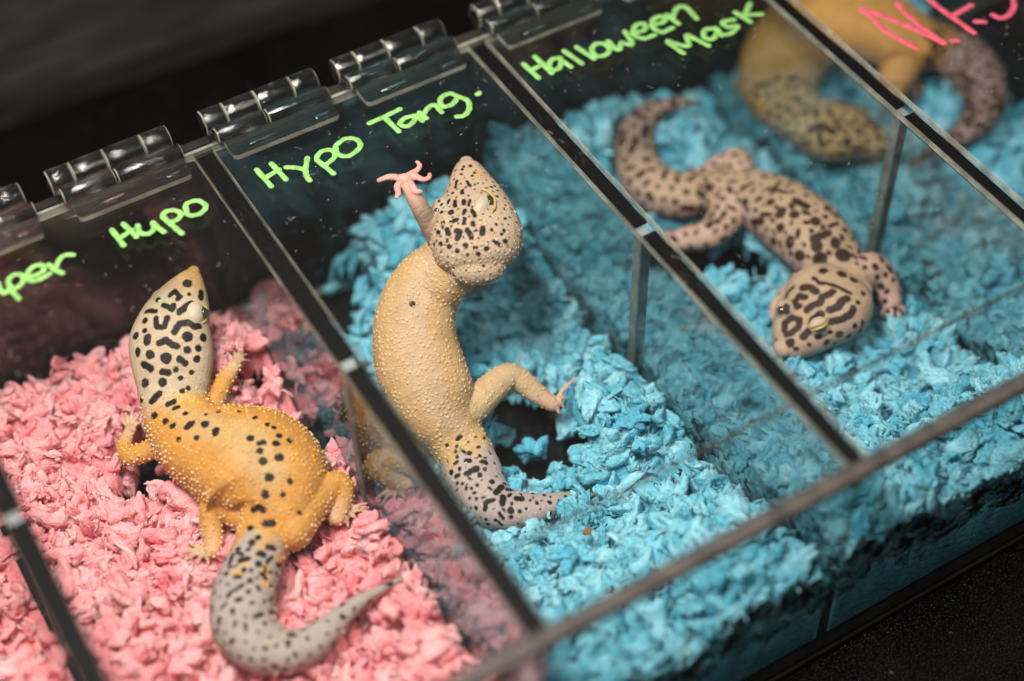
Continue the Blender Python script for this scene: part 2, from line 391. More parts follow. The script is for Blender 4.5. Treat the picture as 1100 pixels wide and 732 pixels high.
# ---------------------------------------------------------------- lettering, painted by hand on the lids
def stroke_mesh(bm, P, r, z):
    """a brush stroke: a low domed ribbon with round ends lying on the plane z"""
    P = np.array(P); n = len(P)
    def ring(c, d, rr, zz): return [bm.verts.new((c[0]-d[1]*k*rr, c[1]+d[0]*k*rr, z+zz*(1-k*k))) for k in (-1, -0.75, -0.35, 0, 0.35, 0.75, 1)]
    rows = []
    T = np.gradient(P, axis=0); T /= (np.linalg.norm(T, axis=1)[:, None]+1e-9)
    for a in (0.0, 0.45, 0.8): 
        c = P[0]-T[0]*r*math.cos(a*math.pi/2); rows.append(ring(c, T[0], max(0.004, r*math.sin(a*math.pi/2)), 0.012+0.02*a))
    for i in range(n): rows.append(ring(P[i], T[i], r*(1+0.10*math.sin(i*1.7)), 0.035))
    for a in (0.8, 0.45, 0.0):
        c = P[-1]+T[-1]*r*math.cos(a*math.pi/2); rows.append(ring(c, T[-1], max(0.004, r*math.sin(a*math.pi/2)), 0.012+0.02*a))
    for a, b in zip(rows[:-1], rows[1:]):
        for k in range(6): bm.faces.new((a[k], b[k], b[k+1], a[k+1]))
def letter(lidk, strokes, off, s, mat, rpx=3.1):
    bm = bmesh.new()
    for q, st in enumerate(strokes):
        P = [at(off[0]+x/s, off[1]+y/s, H)[:2] for x, y in st]
        if len(P) > 2: P = crom(P, 6)
        else: P = np.array([P[0]+(P[1]-P[0])*t for t in np.linspace(0, 1, 5)])
        stroke_mesh(bm, P, rpx*cmpx(off[0]+st[0][0]/s, off[1]+st[0][1]/s, H), H+0.006+0.002*q)
    bmesh.ops.recalc_face_normals(bm, faces=bm.faces)
    o = bm_obj('letter', bm, mat, None, True); o.parent = LIDS[lidk]; return o
Z1 = ((0, 190), 4.575); Z2 = ((265, 85), 4.067); Z3 = ((550, 0), 3.853); Z4 = ((900, 0), 5.5)
for st in ([[(-14,520),(2,558),(22,572),(42,560)]],
           [[(45,545),(92,600)], [(62,556),(40,515),(70,482),(112,487),(108,525),(66,556)]],
           [[(130,487),(165,488),(214,462),(204,434),(160,445),(132,482),(150,512),(200,502),(245,476)]],
           [[(240,433),(270,458),(306,474)], [(268,455),(296,402),(326,385),(360,385)]]):
    letter(0, st, *Z1, M_green)
for st in ([[(550,262),(608,338)], [(606,232),(672,296)], [(586,304),(650,262)]],
           [[(676,240),(690,276),(730,280),(756,256),(752,226)], [(752,226),(776,250),(806,272)]],
           [[(800,198),(850,242),(895,280)], [(822,220),(802,182),(848,165),(890,182),(868,214),(832,222)]],
           [[(912,150),(926,188),(980,183),(1012,146),(972,118),(922,130),(910,152)]]):
    letter(0, st, *Z1, M_green)
for st in ([[(44,397),(108,470)], [(108,370),(172,440)], [(82,432),(142,396)]],
           [[(172,386),(215,388),(252,396)], [(265,346),(258,395),(262,425),(276,444)]],
           [[(312,358),(380,414)], [(335,376),(306,350),(326,318),(372,312),(385,340),(348,374)]],
           [[(388,298),(400,330),(448,336),(496,296),(478,264),(430,262),(390,290)]]):
    letter(1, st, *Z2, M_green)
for st in ([[(536,194),(600,166),(670,132)], [(602,168),(665,230)]],
           [[(735,160),(690,172),(670,196),(698,208),(730,186),(740,160)], [(740,160),(768,184)]],
           [[(755,147),(785,172)], [(770,158),(798,122),(824,116),(852,146)]],
           [[(925,78),(885,64),(846,88),(856,120),(896,112),(925,78)], [(925,78),(965,95),(972,132),(950,160),(918,165)]],
           [[(1008,68),(1016,62)]]):
    letter(1, st, *Z2, M_green)
for st in ([[(48,266),(110,324)], [(95,236),(165,304)], [(80,292),(130,266)]],
           [[(200,240),(162,250),(158,284),(192,286),(206,252)], [(206,252),(244,278)]],
           [[(216,212),(290,264)]], [[(268,196),(340,244)]],
           [[(345,182),(330,208),(352,234),(390,226),(404,202),(378,182),(345,182)]],
           [[(398,172),(440,208),(452,178)], [(452,178),(498,184),(468,132)]],
           [[(505,138),(550,124),(546,100),(512,106),(504,142),(545,160),(590,146)]],
           [[(580,104),(630,90),(624,70),(588,78),(582,112),(620,134),(664,116)]],
           [[(642,62),(690,100)], [(664,76),(684,34),(720,32),(765,78)]]):
    letter(2, st, *Z3, M_green)
for st in ([[(710,222),(642,172),(680,182),(730,192),(728,168),(724,146),(770,168),(814,190)]],
           [[(845,118),(800,124),(796,155),(832,162),(852,130)], [(850,122),(868,148)]],
           [[(918,82),(872,92),(892,112),(934,108),(908,138),(870,146)]],
           [[(925,52),(988,92)], [(985,16),(962,66)], [(962,64),(1034,60)]]):
    letter(2, st, *Z3, M_green)
for st in ([[(465,288),(370,236),(280,182),(200,100),(140,60)], [(140,60),(230,82),(320,118),(480,186),(628,258)], [(628,258),(550,200),(480,150),(410,90),(352,24)]],
           [[(676,242),(706,241)]],
           [[(505,-30),(600,48),(700,120),(805,196)], [(668,102),(730,66),(790,32)], [(505,-30),(560,-62),(620,-90)]],
           [[(815,128),(868,130)]],
           [[(916,90),(960,108),(1008,92),(1040,44),(1030,-20),(980,-60)]]):
    letter(3, st, *Z4, M_pinkpen, 3.3)

# dust and lint on the lids: far too fine to count
vv = []; ff = []
def speck(x, y, z, l, wd, a, bend=0.0):
    c, s = math.cos(a), math.sin(a); b = len(vv)
    for (u, v, dz) in ((-l, -wd, 0), (0, -wd+bend, 0.012), (l, -wd, 0), (l, wd, 0), (0, wd+bend, 0.014), (-l, wd, 0)):
        vv.append((x+u*c-v*s, y+u*s+v*c, z+dz+0.003))
    ff.append((b, b+1, b+4, b+5)); ff.append((b+1, b+2, b+3, b+4))
for k in range(-1, 4):
    for i in range(340):
        x = R.uniform(10*k+0.5, 10*k+9.6); y = R.uniform(0.6, D-1.4)
        if i < 260: speck(x, y, H, R.uniform(0.006, 0.022), R.uniform(0.005, 0.012), R.uniform(0, 3.1))
        else:
            l = R.uniform(0.03, 0.12); speck(x, y, H, l, 0.0035, R.uniform(0, 3.1), l*R.uniform(-0.5, 0.5))
o = mesh_obj('dust', vv, ff, M_dust); reparent_keep(o, BX); o['kind'] = 'stuff'

# ---------------------------------------------------------------- geckos
GECKO_CHAINS = []                  # (points, radii) in world space, kept so that the bedding leaves room for them
def sweep(P, W, Hh, up, nseg=22, flat=2.3, endround=(True, True)):
    P = np.array(P, float); W = np.array(W, float); Hh = np.array(Hh, float)
    T = np.gradient(P, axis=0); T /= np.linalg.norm(T, axis=1)[:, None]
    up = np.array(up, float)
    if up.ndim == 1: up = np.tile(up, (len(P), 1))
    if endround[0]:
        q = [math.cos(a) for a in (0.0, 0.5, 0.95, 1.3)]; s = [math.sin(a) for a in (0.25, 0.6, 1.0, 1.3)]
        r = min(W[0], Hh[0]); ext = [P[0]-T[0]*r*c for c in q]
        P = np.vstack([ext, P]); W = np.concatenate([[W[0]*k for k in s], W]); Hh = np.concatenate([[Hh[0]*k for k in s], Hh])
        T = np.vstack([[T[0]]*4, T]); up = np.vstack([[up[0]]*4, up])
    if endround[1]:
        q = [math.cos(a) for a in (1.3, 0.95, 0.5, 0.0)]; s = [math.sin(a) for a in (1.3, 1.0, 0.6, 0.25)]
        r = min(W[-1], Hh[-1]); ext = [P[-1]+T[-1]*r*c for c in q]
        P = np.vstack([P, ext]); W = np.concatenate([W, [W[-1]*k for k in s]]); Hh = np.concatenate([Hh, [Hh[-1]*k for k in s]])
        T = np.vstack([T, [T[-1]]*4]); up = np.vstack([up, [up[-1]]*4])
    S = np.cross(T, up); S /= np.linalg.norm(S, axis=1)[:, None]; N = np.cross(S, T)
    a = np.arange(nseg)*2*math.pi/nseg
    ca = np.sign(np.cos(a))*np.abs(np.cos(a))**(2/flat); sa = np.sign(np.sin(a))*np.abs(np.sin(a))**(2/flat)
    V = P[:, None, :]+S[:, None, :]*(ca[None, :, None]*W[:, None, None])+N[:, None, :]*(sa[None, :, None]*Hh[:, None, None])
    V = V.reshape(-1, 3); F = []
    for i in range(len(P)-1):
        for k in range(nseg):
            F.append((i*nseg+k, i*nseg+(k+1) % nseg, (i+1)*nseg+(k+1) % nseg, (i+1)*nseg+k))
    F.append(tuple(range(nseg-1, -1, -1))); b = (len(P)-1)*nseg; F.append(tuple(b+k for k in range(nseg)))
    return V, F
def blob(c, r, axes=None, nu=14, nv=9):
    V = []; F = []
    A = np.eye(3) if axes is None else np.array(axes)
    for j in range(nv+1):
        th = math.pi*(j+0.02)/(nv+0.04)
        for i in range(nu):
            ph = 2*math.pi*i/nu
            l = np.array([r[0]*math.sin(th)*math.cos(ph), r[1]*math.sin(th)*math.sin(ph), r[2]*math.cos(th)])
            V.append(np.array(c)+A.T @ l)
    for j in range(nv):
        for i in range(nu): F.append((j*nu+i, (j+1)*nu+i, (j+1)*nu+(i+1) % nu, j*nu+(i+1) % nu))
    F.append(tuple(range(nu))); F.append(tuple(nv*nu+i for i in range(nu-1, -1, -1)))
    return np.array(V), F

class Gecko:
    def __init__(s):
        s.V = []; s.F = []; s.n = 0; s.chains = []
    def add(s, V, F):
        s.V.append(V); s.F += [tuple(i+s.n for i in f) for f in F]; s.n += len(V)
    def body(s, st, up=(0, 0, 1), nper=7, span=(0.0, 1.0)):
        """stations: px, py, z of the middle, width in px, height/width ratio [, up vector]"""
        rows = []
        for q in st:
            p = at(q[0], q[1], q[2]); c = cmpx(q[0], q[1], q[2]); u = q[5] if len(q) > 5 else up
            rows.append([*p, q[3]*c/2, q[3]*c/2*q[4], *u])
        rows = crom(rows, nper); rows[:, 3:5] = np.maximum(rows[:, 3:5], 0.03)
        s.add(*sweep(rows[:, :3], rows[:, 3], rows[:, 4], rows[:, 5:8], nseg=28))
        s.chains.append(('body', rows[:, :3], (rows[:, 3]+rows[:, 4])/2, rows[:, 5:8], span))
    def leg(s, st, name='leg', up=(0, 0, 1)):
        rows = []
        for q in st:
            p = at(q[0], q[1], q[2]); rows.append([*p, q[3]*cmpx(*q[:3])/2])
        rows = crom(rows, 5)
        s.add(*sweep(rows[:, :3], rows[:, 3], rows[:, 3]*0.9, np.array(up) if abs(np.dot((rows[-1]-rows[0])[:3]/np.linalg.norm((rows[-1]-rows[0])[:3]), up)) < 0.95 else np.array((0, 1, 0)), nseg=16, flat=2.0))
        s.chains.append((name, rows[:, :3], rows[:, 3], np.tile(up, (len(rows), 1))))
    def foot(s, palm, toes, rp=7, rt=2.6, name='foot', curl=0.12):
        p = at(*palm); c = cmpx(*palm)
        s.add(*blob(p, (rp*c, rp*c, rp*c*0.6)))
        for t in toes:
            e = at(*t); m = (p+e)/2+np.array([0, 0, curl])
            rows = crom([[*p, rt*c*1.25], [*(p*0.6+m*0.4), rt*c*1.1], [*m, rt*c], [*(e*0.75+m*0.25), rt*c*0.85], [*e, rt*c*0.8]], 3)
            d = (e-p)/np.linalg.norm(e-p); u = (0, 0, 1) if abs(d[2]) < 0.9 else (0, 1, 0)
            s.add(*sweep(rows[:, :3], rows[:, 3], rows[:, 3]*0.85, u, nseg=10, flat=2.0))
            s.chains.append((name, rows[:, :3], rows[:, 3], np.tile((0, 0, 1), (len(rows), 1))))
        s.chains.append((name, np.array([p-np.array([.01,0,0]), p]), np.array([rp*c]*2), np.tile((0, 0, 1), (2, 1))))
    def bulge(s, px, py, z, rpx, flat=0.8):
        p = at(px, py, z); r = rpx*cmpx(px, py, z); s.add(*blob(p, (r, r, r*flat)))
    def finish(s, label, mat, colour, voxel=0.037, smooth=5, tub=None):
        me = bpy.data.meshes.new('raw'); V = np.vstack(s.V)
        me.from_pydata([tuple(map(float, v)) for v in V], [], s.F); me.update()
        tmp = link(bpy.data.objects.new('raw', me))
        md = tmp.modifiers.new('r', 'REMESH'); md.mode = 'VOXEL'; md.voxel_size = voxel; md.use_smooth_shade = True
        m2 = tmp.modifiers.new('s', 'SMOOTH'); m2.factor = 0.5; m2.iterations = smooth
        dg = bpy.context.evaluated_depsgraph_get(); ev = tmp.evaluated_get(dg)
        out = bpy.data.meshes.new_from_object(ev); bpy.data.objects.remove(tmp)
        n = len(out.vertices); co = np.empty(n*3, np.float32); out.vertices.foreach_get('co', co); co = co.reshape(-1, 3).astype(float)
        best = np.full(n, 1e9); ch = np.zeros(n, int); ss = np.zeros(n); th = np.zeros(n); dor = np.zeros(n); L = np.zeros(n); rr = np.ones(n)
        for ci, chn in enumerate(s.chains):
            nm, P, rad, up = chn[:4]; span = chn[4] if len(chn) > 4 else (0.0, 1.0)
            seglen = np.linalg.norm(np.diff(P, axis=0), axis=1); cum = np.concatenate([[0], np.cumsum(seglen)])
            for i in range(len(P)-1):
                a, b = P[i], P[i+1]; ab = b-a; l2 = ab @ ab+1e-12
                t = np.clip((co-a) @ ab/l2, 0, 1); q = a+t[:, None]*ab; d = np.linalg.norm(co-q, axis=1)
                r = rad[i]*(1-t)+rad[i+1]*t; sc_ = d-r
                k = sc_ < best-1e-6
                if not k.any(): continue
                tv = ab/math.sqrt(l2); u = up[i]; S = np.cross(tv, u); S /= np.linalg.norm(S)+1e-9; N = np.cross(S, tv)
                off = co[k]-q[k]; x = off @ S; y = off @ N
                best[k] = sc_[k]; ch[k] = ci; L[k] = cum[i]+t[k]*seglen[i]; ss[k] = span[0]+(span[1]-span[0])*L[k]/cum[-1]; th[k] = np.arctan2(x, y); dor[k] = y/(np.linalg.norm(off, axis=1)+1e-9); rr[k] = r[k]
        s.co = co; s.ch = ch; s.s = ss; s.th = th; s.dor = dor; s.L = L; s.r = rr
        s.bvh = BVHTree.FromPolygons([Vector(c) for c in co], [tuple(p.vertices) for p in out.polygons])
        names = np.array([c[0] for c in s.chains]); s.cname = names[ch]
        col = np.zeros((n, 4)); col[:, 3] = 1; col[:, :3] = colour(s)
        for fc in ('foot',):                               # limbs pale towards the feet
            if (s.cname == fc).any():
                k = np.clip((ss-0.72)/0.28, 0, 1)*(s.cname == 'leg'); col[:, :3] = col[:, :3]*(1-k[:, None]*0.85)+col[s.cname == fc][0, :3]*k[:, None]*0.85
                k = np.clip(1-ss*2.2, 0, 1)*(s.cname == fc); col[:, :3] = col[:, :3]*(1-k[:, None]*0.4)+col[s.cname == 'leg'].mean(0)[:3]*k[:, None]*0.4
        s.col = col; s.spot = np.full(n, 1.0); s.mesh = out; s.mat = mat
        s.tub = np.ones(n) if tub is None else tub(s)
        cen = co[ch == 0].mean(0); s.root = empty('leopard_gecko', (float(cen[0]), float(cen[1]), float(co[:, 2].min())), label=label, cat='gecko', group='leopard geckos in the display box')
        GECKO_CHAINS.extend([(c[1], c[2]) for c in s.chains])
    def hit(s, px, py):
        d = Vector(ray(px, py)).normalized(); h = s.bvh.ray_cast(Vector(CAM), d)
        return (np.array(h[0]), np.array(h[1])) if h[0] is not None else (None, None)
    def spots(s, lst, off=(0, 0), scale=1.0, grow=1.0):
        """lst of (polyline of pixels, radius in px): dark marks painted on the hide where they are seen"""
        for pts, r in lst:
            Q = []
            for x, y in pts:
                h, _ = s.hit(off[0]+x/scale, off[1]+y/scale)
                if h is not None: Q.append(h)
            if not Q: continue
            c = np.linalg.norm(Q[0]-CAM)/FPX; rad = r/scale*c*grow*1.15+0.014
            s._paint(Q, rad)
    def _paint(s, Q, rad):
        if len(Q) == 1: d = np.linalg.norm(s.co-Q[0], axis=1)-rad; s.spot = np.minimum(s.spot, d); return
        for a, b in zip(Q[:-1], Q[1:]):
            ab = b-a; t = np.clip((s.co-a) @ ab/(ab @ ab+1e-12), 0, 1)
            s.spot = np.minimum(s.spot, np.linalg.norm(s.co-a-t[:, None]*ab, axis=1)-rad)
    def scatter(s, mask, sep, r0, r1, seed, stretch=1.0, keep=0.15):
        rg = np.random.default_rng(seed); idx = np.flatnonzero(mask); rg.shuffle(idx); got = []
        for i in idx[:6000]:
            p = s.co[i]
            if s.spot[i] < keep: continue
            if got and np.min(np.linalg.norm(np.array(got)-p, axis=1)) < sep: continue
            got.append(p)
            if len(got) > 260: break
        for p in got:
            r = rg.uniform(r0, r1); d = rg.normal(size=3)*r*stretch*0.6; s._paint([p-d, p+d], r*0.85)
    def patch(s, px, py, rpx, col, amt=1.0):
        h, _ = s.hit(px, py)
        if h is None: return
        c = np.linalg.norm(h-CAM)/FPX; d = np.linalg.norm(s.co-h, axis=1)/(rpx*c)
        k = np.clip(1.35-d, 0, 1)[:, None]; k = k*k*(3-2*k)*amt; k = np.clip(k, 0, 1)
        s.col[:, :3] = s.col[:, :3]*(1-k)+np.array(col)*k
    def store(s):
        me = s.mesh; me.name = 'gecko_body'
        a = me.color_attributes.new('col', 'FLOAT_COLOR', 'POINT'); a.data.foreach_set('color', s.col.astype(np.float32).ravel())
        a = me.attributes.new('spot', 'FLOAT', 'POINT'); a.data.foreach_set('value', s.spot.astype(np.float32))
        a = me.attributes.new('tub', 'FLOAT', 'POINT'); a.data.foreach_set('value', s.tub.astype(np.float32))
        uv = np.stack([s.L+3.7*s.ch, s.th*np.maximum(s.r, 0.15), np.zeros_like(s.L)], 1)
        a = me.attributes.new('skin_map', 'FLOAT_VECTOR', 'POINT'); a.data.foreach_set('vector', uv.astype(np.float32).ravel())
        me.materials.clear(); me.materials.append(s.mat)
        me.polygons.foreach_set('use_smooth', [True]*len(me.polygons))
        o = link(bpy.data.objects.new('body', me)); reparent_keep(o, s.root); return o
    def tubercles(s, wfun, sep, r, hgt, colfun, seed):
        """low domes standing on the hide, the rough bumps of the animal: thousands, joined"""
        rg = np.random.default_rng(seed); n = len(s.co); nr = np.empty(n*3, np.float32); s.mesh.vertices.foreach_get('normal', nr) if False else s.mesh.vertex_normals.foreach_get('vector', nr); nr = nr.reshape(-1, 3)
        w = wfun(s); idx = rg.permutation(np.flatnonzero(w > 0.02)); grid = {}; pick = []
        for i in idx:
            p = s.co[i]; key = (int(p[0]//sep), int(p[1]//sep), int(p[2]//sep)); ok = True
            for a in (-1, 0, 1):
                for b in (-1, 0, 1):
                    for c in (-1, 0, 1):
                        for q in grid.get((key[0]+a, key[1]+b, key[2]+c), ()):
                            if (q[0]-p[0])**2+(q[1]-p[1])**2+(q[2]-p[2])**2 < sep*sep: ok = False
            if not ok: continue
            grid.setdefault(key, []).append(p)
            if rg.random() < w[i]: pick.append(i)
        V = []; F = []; cc = []; sp = []
        ring = [(0, 1.0, -0.35), (1, 0.88, 0.35), (2, 0.5, 0.85)]
        for i in pick:
            p = s.co[i]; nn = nr[i].astype(float); t = np.cross(nn, (0.3, 0.9, 0.1)); t /= np.linalg.norm(t)+1e-9; u = np.cross(nn, t); rr = r*rg.uniform(0.45, 1.2); b0 = len(V)
            for (_, q, hz) in ring:
                for a in range(8): V.append(p+(t*math.cos(a*math.pi/4)+u*math.sin(a*math.pi/4))*rr*q+nn*rr*hgt*hz)
            V.append(p+nn*rr*hgt)
            for q in range(2):
                for a in range(8): F.append((b0+q*8+a, b0+q*8+(a+1) % 8, b0+(q+1)*8+(a+1) % 8, b0+(q+1)*8+a))
            for a in range(8): F.append((b0+16+a, b0+16+(a+1) % 8, b0+24))
            c = np.append(colfun(s, i), 1.0); cc += [c]*25; sp += [min(1.0, s.spot[i]+0.02)]*25
        o = s.part('tubercles', np.array(V), F, s.mat); me = o.data; o['kind'] = 'stuff'
        a = me.color_attributes.new('col', 'FLOAT_COLOR', 'POINT'); a.data.foreach_set('color', np.array(cc, np.float32).ravel())
        a = me.attributes.new('spot', 'FLOAT', 'POINT'); a.data.foreach_set('value', np.array(sp, np.float32))
        return o
    def part(s, name, V, F, mat):
        o = mesh_obj(name, V, F, mat, None, True); reparent_keep(o, s.root); return o
    def eye(s, px, py, rpx, sink=0.55):
        h, nrm = s.hit(px, py)
        if h is None: return None
        r = rpx*np.linalg.norm(h-CAM)/FPX
        return s.part('eye', *blob(h-nrm*r*sink, (r, r, r), nu=20, nv=12), M_eye)
    def eyelid(s, px, py, rx, ry, ang, sink=0.35, mat=None):
        h, nrm = s.hit(px, py)
        if h is None: return None
        c = np.linalg.norm(h-CAM)/FPX
        ex = CM @ np.array([math.cos(ang), -math.sin(ang), 0]); ex -= nrm*(ex @ nrm); ex /= np.linalg.norm(ex); ey = np.cross(nrm, ex)
        V, F = blob((0, 0, 0), (rx*c, ry*c, ry*c*0.75), nu=20, nv=12); A = np.array([ex, ey, nrm])
        V = h-nrm*ry*c*sink+V @ A
        return s.part('eyelid', V, F, mat or M_eyelid)
    def rim(s, pts, rpx, mat=None, lift=0.02):
        Q = []
        for x, y in pts:
            h, nrm = s.hit(x, y)
            if h is not None: Q.append(h+nrm*lift)
        if len(Q) < 3: return None
        Q = crom(Q, 5); r = rpx*np.linalg.norm(Q[0]-CAM)/FPX
        W = r*np.sin(np.linspace(0.35, math.pi-0.35, len(Q)))
        return s.part('eyelid_rim', *sweep(Q, W, W, (0, 0, 1), nseg=8, flat=2), mat or M_lidrim)

def lerp(a, b, t): t = np.clip(t, 0, 1)[:, None]; t = t*t*(3-2*t); return np.array(a)*(1-t)+np.array(b)*t

# --- gecko one: orange with a spotted pale head, on the pink bedding
g = Gecko()
g.body([(208.5,291,6.1,13,0.8),(206,298,6.0,27,0.75),(201,312,5.75,48,0.72),(195,328,5.5,65,0.72),(188,347,5.2,80,0.7),(184,368,4.9,90,0.68),(185,390,4.6,88,0.66),
        (186,410,4.3,80,0.66),(187,430,4.05,74,0.72),(194,452,3.85,78,0.78),(213,474,3.7,96,0.8),(242,488,3.55,118,0.78),(272,503,3.5,140,0.74),(290,526,3.4,134,0.72),(293,553,3.3,94,0.74),
        (286,570,3.25,62,0.78),(279,592,3.2,60,0.84),(270,616,3.1,66,0.86),(262,642,3.05,71,0.86),(262,670,3.0,71,0.84),(278,692,2.95,64,0.84),(304,700,2.9,52,0.86),(330,694,2.9,42,0.88),(352,677,2.95,32,0.9),
        (372,658,3.0,23,0.9),(392,643,3.1,15,0.95),(412,632,3.2,9,1),(432,621,3.3,4,1)])
g.leg([(180,476,3.5,26),(160,484,3.3,24),(140,490,3.05,22),(134,480,2.95,17),(140,462,3.1,12)])
g.foot((141,462,3.1), [(128,452,2.95),(135,444,3.05),(143,440,3.1),(151,444,3.1),(154,454,3.05)], 6, 2.3)
g.leg([(222,448,3.6,26),(232,428,3.7,23),(242,408,3.85,20),(252,394,4.0,15)])
g.foot((254,391,3.9), [(252,378,3.7),(259,377,3.7),(265,381,3.65),(268,388,3.6)], 6, 2.2)
g.leg([(288,566,2.9,44),(258,552,3.05,38),(232,540,3.3,31),(226,556,3.1,25),(229,580,2.8,22),(228,592,2.7,18)])
g.foot((222,593,2.65), [(206,586,2.6),(196,594,2.6),(200,602,2.55),(212,606,2.55),(224,606,2.55)], 8, 2.6)
g.leg([(312,568,3.3,52),(334,544,3.4,40),(354,524,3.45,33),(366,522,3.4,29),(367,538,3.2,25),(362,556,3.0,20)])
g.foot((372,552,2.95), [(384,544,2.95),(394,541,3.0),(396,550,2.9),(386,560,2.85),(374,566,2.8)], 7, 2.4)
g.bulge(174,322,5.55,12,0.9); g.bulge(212,336,5.55,13.5,0.9)
def col1(s):
    snout, head, body, dorsal, tail = (0.58,0.33,0.10), (0.54,0.40,0.27), (0.60,0.245,0.028), (0.54,0.32,0.12), (0.36,0.30,0.28)
    c = lerp(snout, head, (s.s-0.015)/0.06)
    b = lerp(body, dorsal, (s.dor-0.78)/0.22)
    c = lerp((0,0,0), (1,1,1), (s.s-0.22)/0.06)*b+(1-lerp((0,0,0), (1,1,1), (s.s-0.22)/0.06))*c
    k = lerp((0,0,0), (1,1,1), (s.s-0.555+0.02*np.sin(s.th*5))/0.05); c = c*(1-k)+np.array(tail)*k
    c[s.cname == 'leg'] = (0.60,0.26,0.036); c[s.cname == 'foot'] = (0.66,0.40,0.25)
    lo = np.clip((-s.dor-0.1)/0.5, 0, 1)[:, None]; c = c*(1-lo)+np.array((0.62,0.46,0.38))*lo
    return c
m1 = mat_skin('orange_gecko_hide', (0.86,0.60,0.20,1), 5.3, 0.34, 0.95)
def tub1(s): return np.where(s.cname == 'body', np.clip((s.s-0.2)/0.06, 0.0, 1)*np.clip((0.60-s.s)/0.04, 0.12, 1)*np.clip(1.4-s.dor*0.8, 0.45, 1), np.where(s.cname == 'leg', 0.9, 0.0))
g.finish('orange leopard gecko with black spotted pale head on pink bedding', m1, col1, tub=tub1)
o_, s_ = (120, 270), 4.307
g.spots([([(350,150)],18), ([(415,190),(413,215)],11), ([(270,205),(290,185),(315,210),(305,220)],9), ([(358,200)],7), ([(240,250),(262,258),(280,270),(285,250)],10), ([(315,280),(340,258),(370,245)],13),
         ([(160,280),(175,275),(205,280)],8), ([(153,322)],12), ([(152,368)],10), ([(205,310),(208,350),(245,350),(258,305)],10), ([(290,372),(315,335),(350,330),(385,350),(405,345)],12),
         ([(350,395)],20), ([(425,400)],16), ([(402,450)],13), ([(350,458)],15), ([(395,500)],13), ([(110,392)],15), ([(165,400),(162,420)],14), ([(220,425),(250,410),(275,430),(300,440)],12),
         ([(120,460),(120,475)],11), ([(178,478)],17), ([(252,495)],21), ([(315,500),(340,518)],12), ([(150,525),(180,545)],13), ([(235,558),(260,562)],12), ([(298,548)],11), ([(370,560)],9),
         ([(155,610)],17), ([(236,607)],17), ([(185,695),(220,660)],14), ([(318,588)],9), ([(325,648)],10), ([(355,635)],9), ([(265,705),(290,695)],10), ([(137,690)],10),([(455,262)],6),([(452,330)],6)], o_, s_)
o_, s_ = (140, 420), 4.067
g.spots([([(98,40),(120,20)],13), ([(165,62),(188,50)],9), ([(190,78),(210,70)],7), ([(105,108)],13), ([(152,134)],13), ([(186,152)],12), ([(240,98)],9), ([(250,158),(268,142)],13), ([(327,145)],15), ([(290,205)],11), ([(212,212)],8), ([(375,172),(372,185)],13),
         ([(330,104)],7), ([(385,92)],6), ([(475,90)],7), ([(545,118)],10), ([(600,146)],10), ([(628,160)],8), ([(650,196)],10), ([(695,216)],11), ([(638,230)],13), ([(525,208)],14), ([(565,228),(582,224)],11), ([(566,263)],12),
         ([(650,292)],16), ([(580,308)],15), ([(608,378)],16), ([(697,396)],11), ([(590,452)],16), ([(668,455)],10), ([(538,520),(560,508),(582,522)],10), ([(590,578),(620,578)],14), ([(522,600)],12), ([(560,640)],11), ([(530,665)],13), ([(600,682),(625,686)],10), ([(470,692)],11), ([(570,710)],13),([(740,535)],8)], o_, s_)
o_, s_ = (210, 560), 4.257
g.spots([([(240,130)],9), ([(290,150),(310,155)],12), ([(205,180),(240,172)],11), ([(290,196)],14), ([(140,240)],10), ([(180,256),(205,254)],8), ([(222,222)],11), ([(250,272)],11), ([(345,235)],9), ([(160,210)],7), ([(300,240),(320,262)],8)], o_, s_)
g.scatter((g.cname == 'body') & (g.s > 0.60) & (g.s < 0.80) & (g.dor > -0.3), 0.30, 0.045, 0.10, 3, 1.2, 0.09)
g.scatter((g.cname == 'body') & (g.s > 0.80) & (g.dor > -0.3), 0.36, 0.05, 0.09, 4, 0.6, 0.12)
for (x, y, r) in ((174,322,11), (211,335,12)): g.patch(x, y, r, (0.50,0.46,0.30), 0.9)
g.patch(209,292,7,(0.60,0.31,0.08),0.7); g.patch(200,432,16,(0.64,0.38,0.08),0.7)
for (x, y) in ((262,604),(256,616),(284,612),(300,600),(285,626)): g.patch(x, y, 7, (0.66,0.36,0.06), 0.8)
g.store()
g.tubercles(lambda s: tub1(s)*(s.dor > -0.75)*0.85, 0.14, 0.050, 1.0, lambda s, i: s.col[i, :3]*0.35+np.array((0.84,0.50,0.10) if s.dor[i] > 0.45 else (0.86,0.68,0.42))*0.65, 31)
g.eye(219.8,337,7.8,0.6); g.eyelid(211.5,336,12,16,0.0,0.52); g.rim([(215,327),(220,330),(222.5,336),(221,343),(217,348)], 1.3)
g.eye(169.5,322,5,0.75)

